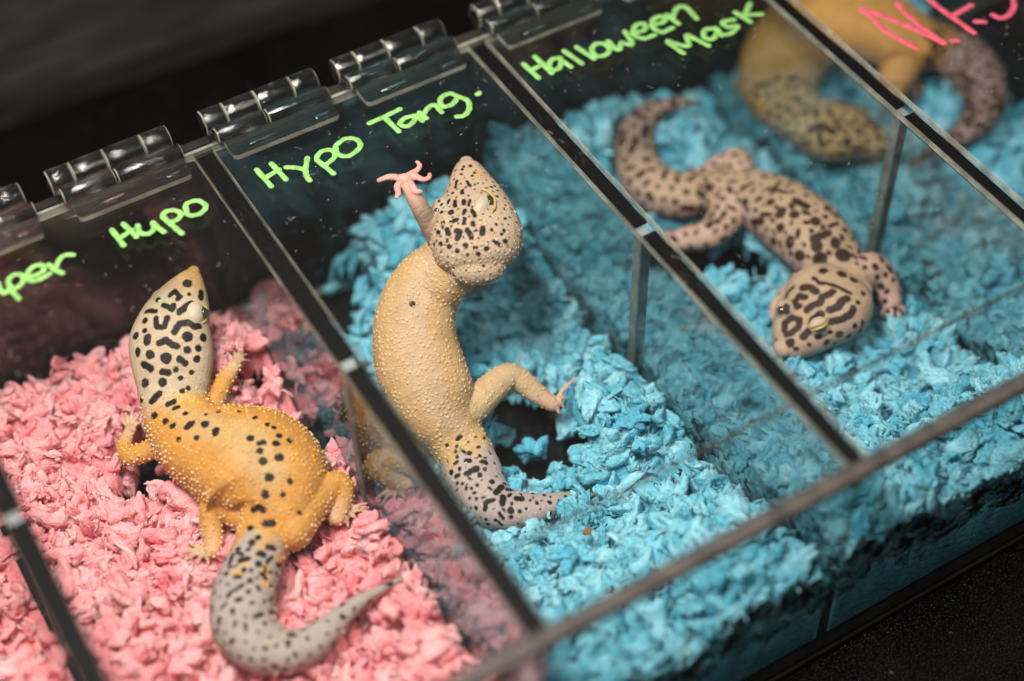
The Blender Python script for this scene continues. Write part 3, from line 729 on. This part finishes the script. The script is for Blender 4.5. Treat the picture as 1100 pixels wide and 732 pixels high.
# --- gecko two: tan, reared up with one hand on the underside of the lid
g = Gecko(); ub = (-0.25,-0.45,0.85)
g.body([(501,174,8.05,15,0.8),(502,181,8.0,30,0.75),(505,196,7.9,48,0.7),(508,212,7.8,68,0.64),(510,230,7.65,88,0.62),(511,250,7.5,101,0.60),(512,268,7.35,96,0.60),(513,280,7.22,84,0.6),(514,289,7.1,60,0.56)], span=(0.0,0.2))
g.body([(502,262,6.7,66,0.75),(492,277,6.5,72,0.78),(475,293,6.15,75,0.8),(457,312,5.7,79,0.8,ub),(447,338,5.25,86,0.78,ub),(446,368,4.7,92,0.78,ub),(452,396,4.2,96,0.76,ub),(464,424,3.7,92,0.76,ub),(476,448,3.2,80,0.76),
        (488,468,2.8,64,0.8),(500,488,2.5,60,0.86),(508,508,2.3,63,0.86),(518,530,2.15,60,0.84),(538,546,2.05,50,0.84),(564,548,1.95,40,0.84),(590,543,1.85,28,0.85),(614,536,1.7,16,0.9),(636,532,1.55,6,1)], span=(0.2,1.0))
g.leg([(486,282,6.2,32),(474,262,6.9,28),(461,240,7.7,24),(449,219,8.4,21),(439,201,8.70,17)], 'arm', up=(0.5,-0.5,0.5))
p = (434,193,8.80)
g.foot(p, [(421,190,8.84),(425,203,8.84),(446,203,8.84),(446,186,8.84),(445,186,8.84)], 8.5, 3.3, 'hand', 0.0)
g.add(*blob(at(442,190,8.8), tuple(cmpx(442,190,8.8)*q for q in (8.5,6.5,3.2))))
for T in ([(421,190,8.84),(412,192,8.84),(406.5,194,8.80)], [(427,200,8.84),(428,208,8.84),(426,212,8.8)], [(442,199,8.84),(447,206,8.84),(452,206,8.8)],
          [(444,189,8.84),(454,193,8.84),(461,191,8.84),(461.5,187,8.8)], [(440,188,8.84),(448,183,8.84),(451,178,8.84),(448,174,8.8)]):
    rows = crom([[*at(*p), 4.2*cmpx(*p)]]+[[*at(*q), w*cmpx(*q)] for q, w in zip(T, (4.3,3.4,3.0,2.6)[:len(T)])], 4)
    g.add(*sweep(rows[:, :3], rows[:, 3], rows[:, 3]*0.75, (0,0,1), nseg=10, flat=2.0)); g.chains.append(('hand', rows[:, :3], rows[:, 3], np.tile((0,0,1), (len(rows), 1))))
g.leg([(484,306,6.1,30),(500,308,5.6,24),(512,306,5.2,18)], 'arm'); g.foot((514,305,5.1), [(522,298,5.1),(526,304,5.0),(524,311,4.9)], 5, 2.3, 'arm')
g.leg([(486,452,3.1,46),(508,436,3.3,40),(530,416,3.4,34),(546,404,3.4,30),(560,410,3.2,27),(578,424,2.9,23),(593,434,2.7,17)])
g.foot((597,432,2.7), [(606,420,2.8),(612,411,2.85),(617,407,2.85),(608,428,2.7),(606,438,2.6),(600,444,2.55)], 7.5, 2.4)
g.leg([(470,448,3.0,46),(456,456,2.8,44),(446,466,2.5,38),(450,480,2.2,28)])
g.bulge(476,224,7.85,13,0.9); g.bulge(520,216,7.9,14,0.9)
def col2(s):
    c = lerp((0.52,0.34,0.23), (0.50,0.35,0.24), s.s*10)
    k = lerp((0,0,0), (1,1,1), (s.s-0.20)/0.06); c = c*(1-k)+lerp((0.55,0.33,0.145), (0.55,0.36,0.215), (s.dor-0.82)/0.15)*k
    k = lerp((0,0,0), (1,1,1), (s.s-0.60)/0.06)*0.6; c = c*(1-k)+np.array((0.58,0.37,0.13))*k
    k = lerp((0,0,0), (1,1,1), (s.s-0.675+0.015*np.sin(s.th*6))/0.04); c = c*(1-k)+np.array((0.43,0.34,0.33))*k
    c[s.cname == 'leg'] = (0.56,0.37,0.19); c[s.cname == 'foot'] = (0.70,0.42,0.30); c[s.cname == 'hand'] = (0.80,0.36,0.32); am = s.cname == 'arm'; k = np.clip((s.s-0.7)/0.3, 0, 1)[:, None]; c[am] = (np.array((0.36,0.24,0.17))*(1-k)+np.array((0.62,0.32,0.26))*k)[am]
    lo = np.clip((-s.dor-0.1)/0.5, 0, 1)[:, None]*(s.cname == 'body')[:, None]; c = c*(1-lo)+np.array((0.6,0.42,0.33))*lo
    return c
m2 = mat_skin('tan_gecko_hide', (0.84,0.64,0.33,1), 5.0, 0.42, 0.7)
def tub2(s): return np.where(s.cname == 'body', np.where(s.s < 0.22, np.clip((s.s-0.11)/0.07, 0, 1)*0.9, 0.75)*np.clip((0.70-s.s)/0.04, 0.15, 1), np.where(s.cname == 'leg', 0.5, 0.0))
g.finish('tan leopard gecko reared up with a pink hand pressed on the lid', m2, col2, tub=tub2)
o_, s_ = (440, 160), 4.88
g.spots([([(276,220),(276,232)],9), ([(282,272),(284,288)],9), ([(238,272),(240,300)],8), ([(216,332)],15), ([(320,268),(310,295)],7), ([(290,322),(282,340)],8), ([(328,325),(342,350)],10), ([(225,232)],7), ([(205,270),(200,285)],7), ([(168,292)],8), ([(166,332)],9),
         ([(220,384),(248,370)],10), ([(288,368),(284,390)],9), ([(332,388),(336,400)],10), ([(174,388)],11), ([(195,425),(204,445)],12), ([(245,430),(262,435),(252,470)],13), ([(302,425),(326,465)],11), ([(384,415),(380,445)],12), ([(150,440)],13), ([(195,480)],9), ([(162,500)],12), ([(210,512)],12),
         ([(292,508)],13), ([(250,534)],12), ([(345,518)],12), ([(405,524)],12), ([(360,552)],11), ([(440,486),(472,504)],8), ([(502,484)],12), ([(495,430)],8), ([(430,425)],8), ([(320,90)],9), ([(275,108)],7), ([(248,170),(240,200)],7), ([(300,170),(318,195)],7), ([(340,125)],6), ([(362,290)],9), ([(128,500)],7), ([(305,556)],7), ([(360,180)],5),([(430,200)],5),([(460,250)],5)], o_, s_, 0.92)
g.scatter((g.cname == 'body') & (g.s > 0.03) & (g.s < 0.2) & (g.dor > 0.0), 0.20, 0.02, 0.045, 8, 0.5, 0.07)
g.spots([([(443,327)], 2.4)])
o_, s_ = (460, 460), 6.1
g.spots([([(190,75),(215,55)],10), ([(180,155)],9), ([(190,187)],10), ([(270,165)],13), ([(342,184)],9), ([(245,218),(275,214)],11), ([(205,268)],11), ([(250,300),(315,268)],16), ([(350,220),(380,228)],10), ([(372,272)],11), ([(338,308)],11), ([(150,290)],12), ([(180,320),(200,308)],9), ([(418,352)],15), ([(190,360)],10), ([(445,422),(482,385)],16), ([(520,405),(555,405)],11),
         ([(490,455),(488,495)],17), ([(580,462),(612,462)],17), ([(425,470),(375,490),(372,530)],12), ([(540,540)],18), ([(600,545)],10), ([(712,490)],11), ([(683,452)],8), ([(797,487)],11), ([(468,560),(490,590)],10), ([(315,462)],9), ([(312,525)],9), ([(270,460)],8), ([(440,605)],9), ([(380,600)],8), ([(760,440)],8), ([(125,112)],8), ([(185,120)],8),([(320,372)],8),([(285,395)],7),([(225,365)],7)], o_, s_)
g.scatter((g.cname == 'body') & (g.s > 0.66) & (g.dor > -0.2), 0.30, 0.03, 0.07, 9, 1.0, 0.09)
for (x, y, r) in ((475,222,10), (517,216,11)): g.patch(x, y, r, (0.52,0.44,0.33), 0.85)
g.patch(513,186,9,(0.62,0.34,0.14),0.6); g.patch(498,196,6,(0.60,0.38,0.2),0.5)
g.store()
g.tubercles(lambda s: tub2(s)*(s.dor > -0.6), 0.135, 0.060, 0.45, lambda s, i: s.col[i, :3]*0.72+np.array((0.80,0.60,0.34))*0.28, 32)
g.eye(525.5,215,9.8,0.6); g.eyelid(518,218,11,19.0,0.52,0.5)
g.rim([(516,205.5),(522,206.5),(528,211),(531.5,218),(531,225),(528.5,229)], 1.5, None, 0.06); g.eye(468,226,5,0.8)

# --- gecko three: pale with bold brown pattern, head towards the front
g = Gecko()
g.body([(840,375,2.95,22,0.75),(845,371,2.95,42,0.7),(855,361,3.0,62,0.66),(867,348,3.1,78,0.62),(880,335,3.3,95,0.6),(892,322,3.5,100,0.58),(903,311,3.6,88,0.55),(911,304,3.6,62,0.5)], span=(0.0,0.2))
g.body([(897,306,3.3,60,0.7),(898,294,3.35,66,0.74),(892,280,3.45,70,0.74),(878,262,3.7,78,0.76),(860,244,3.65,82,0.76),
        (836,226,3.55,78,0.74),(812,212,3.4,66,0.74),(788,206,3.3,56,0.76),(764,206,3.2,48,0.82),(740,209,3.15,50,0.84),(716,207,3.15,54,0.84),(696,195,3.2,53,0.84),(683,172,3.3,47,0.84),(683,146,3.5,40,0.85),(694,126,3.7,30,0.88),(712,115,3.9,20,0.9),(732,110,4.0,11,0.95),(754,112,4.1,4,1)], span=(0.2,1.0))
g.leg([(788,214,3.2,46),(779,234,3.15,40),(765,250,3.0,34),(746,255,2.7,30),(728,258,2.5,24)])
g.foot((724,258,2.3), [(714,250,2.3),(710,258,2.2),(714,266,2.2)], 8, 2.8)
g.leg([(790,200,3.3,40),(794,184,3.5,36),(790,172,3.6,30),(772,178,3.3,24),(758,186,3.0,18)])
g.foot((754,188,2.9), [(744,182,2.9),(742,190,2.8),(746,198,2.8)], 6, 2.5)
g.leg([(908,304,3.5,42),(924,295,3.5,40),(937,289,3.45,38),(946,299,3.2,35),(953,312,2.9,31),(957,323,2.7,24)])
g.foot((959,324,2.6), [(946,338,2.5),(957,344,2.5),(966,340,2.5),(972,334,2.5),(970,322,2.5)], 8, 2.6)
g.leg([(880,296,3.2,30),(850,312,2.7,22),(834,330,2.4,16)]); g.foot((832,334,2.3), [(826,334,2.3),(826,344,2.3),(832,350,2.3)], 5, 2.2)
g.bulge(845,333,3.55,13,0.9); g.bulge(879,350,3.6,14,0.9)
def col3(s):
    c = lerp((0.46,0.31,0.23), (0.45,0.31,0.20), s.s*8)  # hide colours lowered to stand for the dimmer light on this animal
    lo = np.clip((0.55-s.dor)/0.5, 0, 1)[:, None]; c = c*(1-lo)+np.array((0.42,0.28,0.24))*lo
    k = lerp((0,0,0), (1,1,1), (s.s-0.62)/0.2); c = c*(1-k)+np.array((0.25,0.18,0.16))*k
    c[s.cname == 'leg'] = (0.52,0.34,0.26); c[s.cname == 'foot'] = (0.62,0.38,0.32); return c
m3 = mat_skin('brown_patterned_gecko_hide', (0.62,0.46,0.33,1), 5.5, 0.34, 0.5, spot=(0.040,0.017,0.012))
def tub3(s): return np.where(s.cname == 'body', np.clip((s.s-0.2)/0.06, 0.0, 0.6), 0.2)
g.finish('pale leopard gecko with bold dark brown markings on blue bedding', m3, col3, tub=tub3)
o_, s_ = (820, 280), 6.1
g.spots([([(140,455),(138,410),(190,375),(238,390),(232,435),(175,480),(150,485)],17), ([(175,540)],26), ([(215,580)],14), ([(262,500),(290,470)],20), ([(320,400),(330,375),(375,355)],24), ([(365,497)],22), ([(435,470)],14), ([(415,538)],18), ([(500,484)],22), ([(560,495)],14),
         ([(150,300),(152,335)],18), ([(235,300),(225,305),(205,270),(235,235),(280,240)],17), ([(255,180),(310,175),(345,205)],20), ([(285,325),(330,290),(375,275),(385,240),(430,220),(455,205)],19), ([(435,325),(490,305),(520,260),(550,250)],20), ([(450,400),(520,385),(570,355),(590,320)],19),
         ([(330,115),(370,150),(420,150),(500,180),(570,215)],10), ([(140,250),(165,205),(195,175)],10), ([(600,430)],15), ([(620,275)],14), ([(300,550)],11), ([(85,520)],8), ([(470,545)],12), ([(650,400),(630,470)],8),
         ([(735,40)],20), ([(665,45)],13), ([(800,92)],15), ([(770,170)],20), ([(808,205)],14), ([(655,215)],15)], o_, s_)
o_, s_ = (760, 180), 5.633
g.spots([([(655,325)],26), ([(535,200),(600,235)],20), ([(525,285)],24), ([(450,262),(435,285)],22), ([(440,365)],22), ([(500,440),(495,465)],22), ([(555,535)],26), ([(550,620)],20), ([(640,430),(730,398)],18), ([(660,475)],28), ([(775,455)],26), ([(680,555)],34), ([(820,530)],36), ([(700,625)],22), ([(815,645)],24), ([(885,680)],20),
         ([(275,335),(325,325)],18), ([(400,450)],20), ([(330,415)],14), ([(380,210)],20), ([(225,210)],20), ([(215,125)],16), ([(370,130),(470,150)],12), ([(290,260)],12), ([(10,120)],24), ([(60,325)],16), ([(10,345)],20), ([(90,190)],14)], o_, s_, 1.12)
g.scatter((g.cname == 'body') & (g.s > 0.23) & (g.s < 0.60) & (g.dor > -0.1), 0.36, 0.06, 0.13, 12, 1.1, 0.10)
g.scatter((g.cname == 'body') & (g.s > 0.58) & (g.dor > -0.2), 0.42, 0.09, 0.20, 13, 1.1, 0.11)
g.scatter((g.cname == 'leg') & (g.dor > 0), 0.38, 0.07, 0.13, 14, 1.0, 0.16)
for (x, y, r) in ((842,332,8), (880,352,10)): g.patch(x, y, r, (0.55,0.48,0.36), 0.8)
g.store()
g.tubercles(lambda s: tub3(s)*0.5*(s.dor > -0.5), 0.17, 0.045, 0.7, lambda s, i: s.col[i, :3]*0.75+np.array((0.62,0.48,0.36))*0.25, 33)
g.eye(882,352.5,8.5,0.82); g.eyelid(879,347,10,7.5,-0.35,0.5,M_eyelid); g.rim([(872,355),(878,353.5),(885,350),(890,344)], 1.5, M_lidrim, 0.05); g.rim([(871,352),(877,350),(884,347),(889,341)], 1.2, M_lidrim, 0.08)
g.eye(838,334,6,0.72)

# --- gecko four: orange, curled behind the third divider, banded grey tail
g = Gecko()
g.body([(959,158,3.3,10,0.75),(951,156,3.3,24,0.7),(938,152,3.35,44,0.68),(922,147,3.4,64,0.62),(904,142,3.5,80,0.58),(886,138,3.6,82,0.58),(868,131,3.55,66,0.66),(852,118,3.55,66,0.76),(840,100,3.7,82,0.76),(840,72,3.9,92,0.76),(856,44,4.2,96,0.76),
        (886,24,4.5,98,0.76),(920,22,4.6,96,0.74),(954,34,4.4,86,0.74),(984,46,4.1,70,0.76),(1010,52,3.9,54,0.82),(1034,64,3.7,54,0.86),(1052,84,3.6,54,0.86),(1058,108,3.5,46,0.86),(1048,132,3.3,34,0.88),(1026,150,3.1,22,0.9),(1002,163,3.0,12,0.95),(978,178,2.9,4,1)])
g.leg([(850,110,3.5,36),(826,102,3.2,26),(806,98,3.0,18),(796,92,2.9,14)]); g.foot((794,92,2.9), [(786,88,2.9),(786,96,2.85),(792,102,2.85)], 6, 2.5)
g.leg([(968,52,3.9,50),(966,76,3.7,44),(958,92,3.4,34),(974,92,3.0,24)]); g.foot((980,94,2.9), [(990,90,2.9),(992,98,2.85),(986,106,2.8)], 7, 2.6)
g.bulge(912,132,3.95,11,0.9); g.bulge(921,158,3.75,10,0.9)
def col4(s):
    c = lerp((0.62,0.44,0.20), (0.58,0.38,0.15), s.s*6); k = lerp((0,0,0), (1,1,1), (s.s-0.2)/0.06); c = c*(1-k)+np.array((0.50,0.25,0.045))*k
    k = lerp((0,0,0), (1,1,1), (s.s-0.62)/0.06); c = c*(1-k)+np.array((0.25,0.17,0.17))*k
    lo = np.clip((0.25-s.dor)/0.5, 0, 1)[:, None]; c = c*(1-lo)+np.array((0.45,0.29,0.22))*lo
    c[s.cname == 'leg'] = (0.44,0.23,0.06); return c
m4 = mat_skin('amber_gecko_hide', (0.66,0.42,0.12,1), 5.5, 0.34, 0.5, spot=(0.04,0.022,0.014))
g.finish('amber orange leopard gecko curled under the pink lettering with grey banded tail', m4, col4, tub=lambda s: np.full(len(s.s), 0.4))
o_, s_ = (700, 0), 2.71
g.spots([([(460,380),(490,365),(530,385)],9), ([(545,300),(590,310)],8), ([(620,330),(660,370)],9), ([(570,415)],12), ([(520,330)],9), ([(600,380)],10), ([(630,410)],8), ([(500,420)],8), ([(550,350)],7), ([(480,330)],8), ([(640,360)],9), ([(445,420)],8),([(660,400)],9)], o_, s_)
g.scatter((g.cname == 'body') & (g.s < 0.24) & (g.dor > -0.1), 0.34, 0.07, 0.13, 21, 1.0, 0.10)
g.scatter((g.cname == 'body') & (g.s > 0.60) & (g.dor > -0.4), 0.32, 0.09, 0.18, 22, 1.2, 0.06)
g.store()
g.tubercles(lambda s: 0.5*(s.dor > -0.5)*(s.cname == 'body')*(s.s > 0.2), 0.18, 0.05, 0.7, lambda s, i: s.col[i, :3]*0.7+np.array((0.70,0.48,0.18))*0.3, 34)
g.eye(921,160,6.5,0.7)

# ---------------------------------------------------------------- paper bedding
def noise2(x, y, seed, f):
    r = np.random.default_rng(seed); s = 0
    for i in range(10):
        a = r.uniform(0, 2*math.pi); k = f*r.uniform(0.6, 1.8); s = s+np.sin(k*(x*math.cos(a)+y*math.sin(a))+r.uniform(0, 6.28))
    return s/10**0.5
def ico(sub):
    bm = bmesh.new(); bmesh.ops.create_icosphere(bm, subdivisions=sub, radius=1.0)
    v = np.array([q.co[:] for q in bm.verts]); f = np.array([[q.index for q in t.verts] for t in bm.faces]); bm.free(); return v, f
IV, IF = ico(3)
PROTO = []
for k in range(22):
    r = np.random.default_rng(100+k); v = IV.copy(); d = np.zeros(len(v))
    for i in range(4):       # crumples: ridged folds in random directions
        a = r.normal(size=3); a /= np.linalg.norm(a); ph = r.uniform(0, 6.28); fr = r.uniform(2.2, 6.0)
        d -= (1-np.abs(np.sin(fr*(v @ a)+ph+0.8*np.sin(2.3*v[:, 0]+ph)+0.7*np.cos(2.9*v[:, 1]-ph))))**2.4*r.uniform(0.18, 0.34)
    for i in range(4):
        a = r.normal(size=3)*2.2; d += 0.10*np.sin(v @ a+r.uniform(0, 6.28))
    v = v*(1+d)[:, None]*np.array([1, r.uniform(0.5, 0.9), r.uniform(0.36, 0.68)])
    v[:, 2] += 0.4*np.sin(1.9*v[:, 0]+r.uniform(0, 6))*v[:, 0]; v[:, 0] += 0.3*np.sin(2.6*v[:, 1]+r.uniform(0, 6)); v[:, 1] += 0.22*np.sin(3.0*v[:, 2]+2.0*v[:, 0]+r.uniform(0, 6))
    PROTO.append(v-v.mean(0))
def rotm(r):
    q = r.normal(size=4); q[0] += 0.6; q /= np.linalg.norm(q); w, x, y, z = q
    return np.array([[1-2*(y*y+z*z), 2*(x*y-z*w), 2*(x*z+y*w)], [2*(x*y+z*w), 1-2*(x*x+z*z), 2*(y*z-x*w)], [2*(x*z-y*w), 2*(y*z+x*w), 1-2*(x*x+y*y)]])
GP = np.vstack([c[0] for c in GECKO_CHAINS]); GR = np.concatenate([c[1] for c in GECKO_CHAINS])
def bedding(name, label, mat, x0, x1, hfun, holes, n, seed, s0=0.36, s1=0.70):
    r = np.random.default_rng(seed); hp = [(at(px, py, z)[:2], rad, hz) for px, py, z, rad, hz in holes]
    def hole(x, y):
        m = np.ones_like(x)
        wob = 0.28*noise2(x, y, 77, 2.4)
        for c, rad, k in hp: m = np.minimum(m, np.clip((np.hypot(x-c[0], y-c[1])+wob*rad*0.8-rad*0.8)/(0.45), 0, 1))
        return m
    def hh(x, y):
        h = hfun(x, y)+0.32*noise2(x, y, seed, 1.1)+0.16*noise2(x, y, seed+1, 2.8)
        d = np.hypot(x[..., None]-GP[:, 0], y[..., None]-GP[:, 1]); lim = np.where(d < GR+0.25, GP[:, 2]-GR*0.62, 99).min(-1)   # settle under the animals
        h = np.minimum(h, lim)
        return 0.3+np.maximum(h-0.3, 0.05)*hole(x, y), hole(x, y)
    # filler surface
    gx = np.arange(x0, x1, 0.16); gy = np.arange(0.05, D-0.2, 0.16); gx = np.concatenate([gx[:1], gx, gx[-1:]]); gy = np.concatenate([gy[:1], gy, gy[-1:]]); X, Y = np.meshgrid(gx, gy)
    hs = np.empty_like(X); ms = np.empty_like(X)
    for j in range(len(gy)): hs[j], ms[j] = hh(X[j], Y[j])
    Z = hs-0.22+0.10*noise2(X, Y, seed+5, 7); Z = np.maximum(Z, 0.3); Z[0] = Z[-1] = 0.27; Z[:, 0] = Z[:, -1] = 0.27
    V = [np.stack([X, Y, Z], -1).reshape(-1, 3)]; nxx = len(gx); idx = np.arange(len(gy)*nxx).reshape(len(gy), nxx)
    q = np.stack([idx[:-1, :-1], idx[:-1, 1:], idx[1:, 1:], idx[1:, :-1]], -1).reshape(-1, 4)
    q = q[ms.reshape(-1)[q].min(1) > 0.45]; F = [np.vstack([q[:, :3], q[:, [0, 2, 3]]])]; tone = [np.full(len(V[0]), 0.15)]; off = len(V[0])
    cnt = 0
    while cnt < n:
        x = r.uniform(x0+0.05, x1-0.05, 400); y = r.uniform(0.12, D-0.3, 400); h, m = hh(x, y)
        wall = (r.random(400) < 0.13)                     # flakes packed against the front panel
        side = (r.random(400) < 0.14) & ~wall; x = np.where(side, x0+0.15, x)
        wall = wall | side; y = np.where(wall & ~side, 0.25, y); h2, _ = hh(x, y); h = np.where(wall, r.uniform(0.5, 1, 400)**0.8*h2, h)
        for i in range(400):
            if m[i] < r.uniform(0.2, 0.95): continue
            sz = r.uniform(s0, s1)*r.choice([0.5, 0.75, 1.0, 1.25], p=[0.22, 0.25, 0.35, 0.18])
            z = max(0.35, h[i]+r.uniform(-0.22, 0.12))
            dd = np.sqrt((GP[:, 0]-x[i])**2+(GP[:, 1]-y[i])**2+(GP[:, 2]-z)**2)-GR
            if dd.min() < sz*0.45: continue
            v = PROTO[r.integers(len(PROTO))]*sz*np.array([1, 1, 1]) @ rotm(r).T+np.array([x[i], y[i], z])
            v[:, 0] = np.clip(v[:, 0], x0-0.03, x1+0.03); v[:, 1] = np.clip(v[:, 1], 0.02, D-0.14)
            V.append(v); F.append(IF+off); tone.append(np.full(len(v), r.uniform(0.05, 1.0))); off += len(v); cnt += 1
            if cnt >= n: break
    for q in range(int(n*0.9)):                            # loose curled fibres and shreds
        x = r.uniform(x0+0.3, x1-0.3); y = r.uniform(0.3, D-0.5); h, m = hh(np.array([x]), np.array([y]))
        if m[0] < 0.9: continue
        c = np.array([x, y, h[0]+r.uniform(0.02, 0.28)])
        if (np.linalg.norm(GP-c, axis=1)-GR).min() < 0.25: continue
        l = r.uniform(0.12, 0.42); a = r.uniform(0, 6.28); cv = r.uniform(-4, 4)/l*0.4; wd = r.choice([0.008, 0.012, 0.03, 0.05]); pts = []; d = a
        for i in range(6):
            pts.append(c.copy()); c = c+np.array([math.cos(d), math.sin(d), r.uniform(-0.5, 0.4)])*l/3; d += cv*l/3
        v = []
        for p_ in pts: v += [p_+np.array([-math.sin(a), math.cos(a), 0.3])*wd, p_-np.array([-math.sin(a), math.cos(a), 0.3])*wd]
        V.append(np.array(v)); F.append(np.array([[2*i, 2*i+1, 2*i+3] for i in range(5)]+[[2*i, 2*i+3, 2*i+2] for i in range(5)])+off); tone.append(np.full(12, r.uniform(0.5, 1.0))); off += 12
    V = np.vstack(V).astype(np.float32); F = np.vstack(F).astype(np.int32); tone = np.concatenate(tone).astype(np.float32)
    me = bpy.data.meshes.new(name); me.vertices.add(len(V)); me.vertices.foreach_set('co', V.ravel())
    me.loops.add(F.size); me.loops.foreach_set('vertex_index', F.ravel()); me.polygons.add(len(F)); me.polygons.foreach_set('loop_start', np.arange(0, F.size, 3, dtype=np.int32))
    me.update(calc_edges=True); me.polygons.foreach_set('use_smooth', [True]*len(F))
    a = me.attributes.new('tone', 'FLOAT', 'POINT'); a.data.foreach_set('value', tone); me.materials.append(mat)
    o = link(bpy.data.objects.new(name, me)); tag(o, label, 'bedding', kind='stuff'); return o
ss = lambda a, b, t: np.clip((t-a)/(b-a), 0, 1)**2*(3-2*np.clip((t-a)/(b-a), 0, 1))
def h_pink(x, y): return 2.25+0.5*ss(6, 1, y)+0.6*ss(7.5, 9.5, x)*ss(15.5, 13, y)+1.6*np.exp(-((x-8.6)**2+(y-17)**2)/2.2)+0.3*ss(18, 20, y)*ss(7, 4, x)
def h_left(x, y): return 2.4+0*x
def h_b1(x, y): return 1.7+2.3*ss(6.5, 1.5, y)+1.9*np.exp(-((x-16.6)**2+(y-19.3)**2)/5.0)+1.5*ss(13, 19, y)*ss(16, 18.5, x)+1.3*np.exp(-((x-18.2)**2+(y-9.0)**2)/5.0)
def h_b2(x, y): return 2.1+2.1*ss(6, 1.5, y)+1.6*ss(16.5, 19.5, y)*ss(29, 27, x)+0.5*ss(24, 21, x)
def h_b3(x, y): return 2.2+1.8*ss(6, 1.5, y)+0.6*ss(16, 19, y)
bedding('paper_bedding', 'pink crumpled paper bedding under the spotted orange gecko', B_pink, 0.22, 9.84, h_pink,
        [(150,505,1.4,0.55,0), (156,530,1.4,0.5,0), (200,520,1.4,0.6,0), (270,400,2.5,0.45,0), (345,500,1.5,0.5,0), (322,470,1.5,0.5,0)], 1650, 1)
bedding('paper_bedding', 'pink paper bedding in the compartment at the bottom left corner', B_pink, -9.7, -0.16, h_left, [], 990, 2)
bedding('paper_bedding', 'blue crumpled paper bedding under the reared up tan gecko', B_blue, 10.22, 19.84, h_b1,
        [(570,462,1.0,1.0,0), (545,490,1.0,0.8,0), (545,440,1.0,0.8,0), (600,480,1.0,0.8,0), (515,395,1.2,0.45,0), (590,505,1.2,0.5,0), (330,330,1.5,1.5,0), (360,310,1.5,1.0,0), (300,270,1.5,2.0,0), (365,400,1.5,0.9,0), (385,300,2,0.5,0), (385,440,1.5,0.8,0)], 1650, 3)
bedding('paper_bedding', 'blue paper bedding under the brown patterned gecko', B_blue, 20.22, 29.84, h_b2,
        [(745,285,1.5,0.8,0), (785,290,1.5,0.9,0), (815,300,1.5,0.55,0), (715,285,1.5,0.8,0), (735,275,1.2,0.6,0), (790,125,2.0,0.6,0)], 1650, 4)
bedding('paper_bedding', 'blue paper bedding under the pink lettered lid', B_blue, 30.22, 39.84, h_b3, [(960,66,2,0.6,0)], 1430, 5)

# crumbs dropped on the blue bedding
for (px, py, z, r, lab) in ((1011,528,2.6,0.16,'orange brown crumb on blue bedding near the front panel'), (631,571,3.2,0.17,'grey brown crumb on blue bedding behind the front rail')):
    V, F = blob((0,0,0), (r, r*0.7, r*0.6)); V = V*(1+0.15*np.sin(V[:, :1]*40)+0.1*np.cos(V[:, 1:2]*55)); p = at(px, py, z)
    o = mesh_obj('crumb', V, F, M_claw, None, True); o.location = p; tag(o, lab, 'crumb')
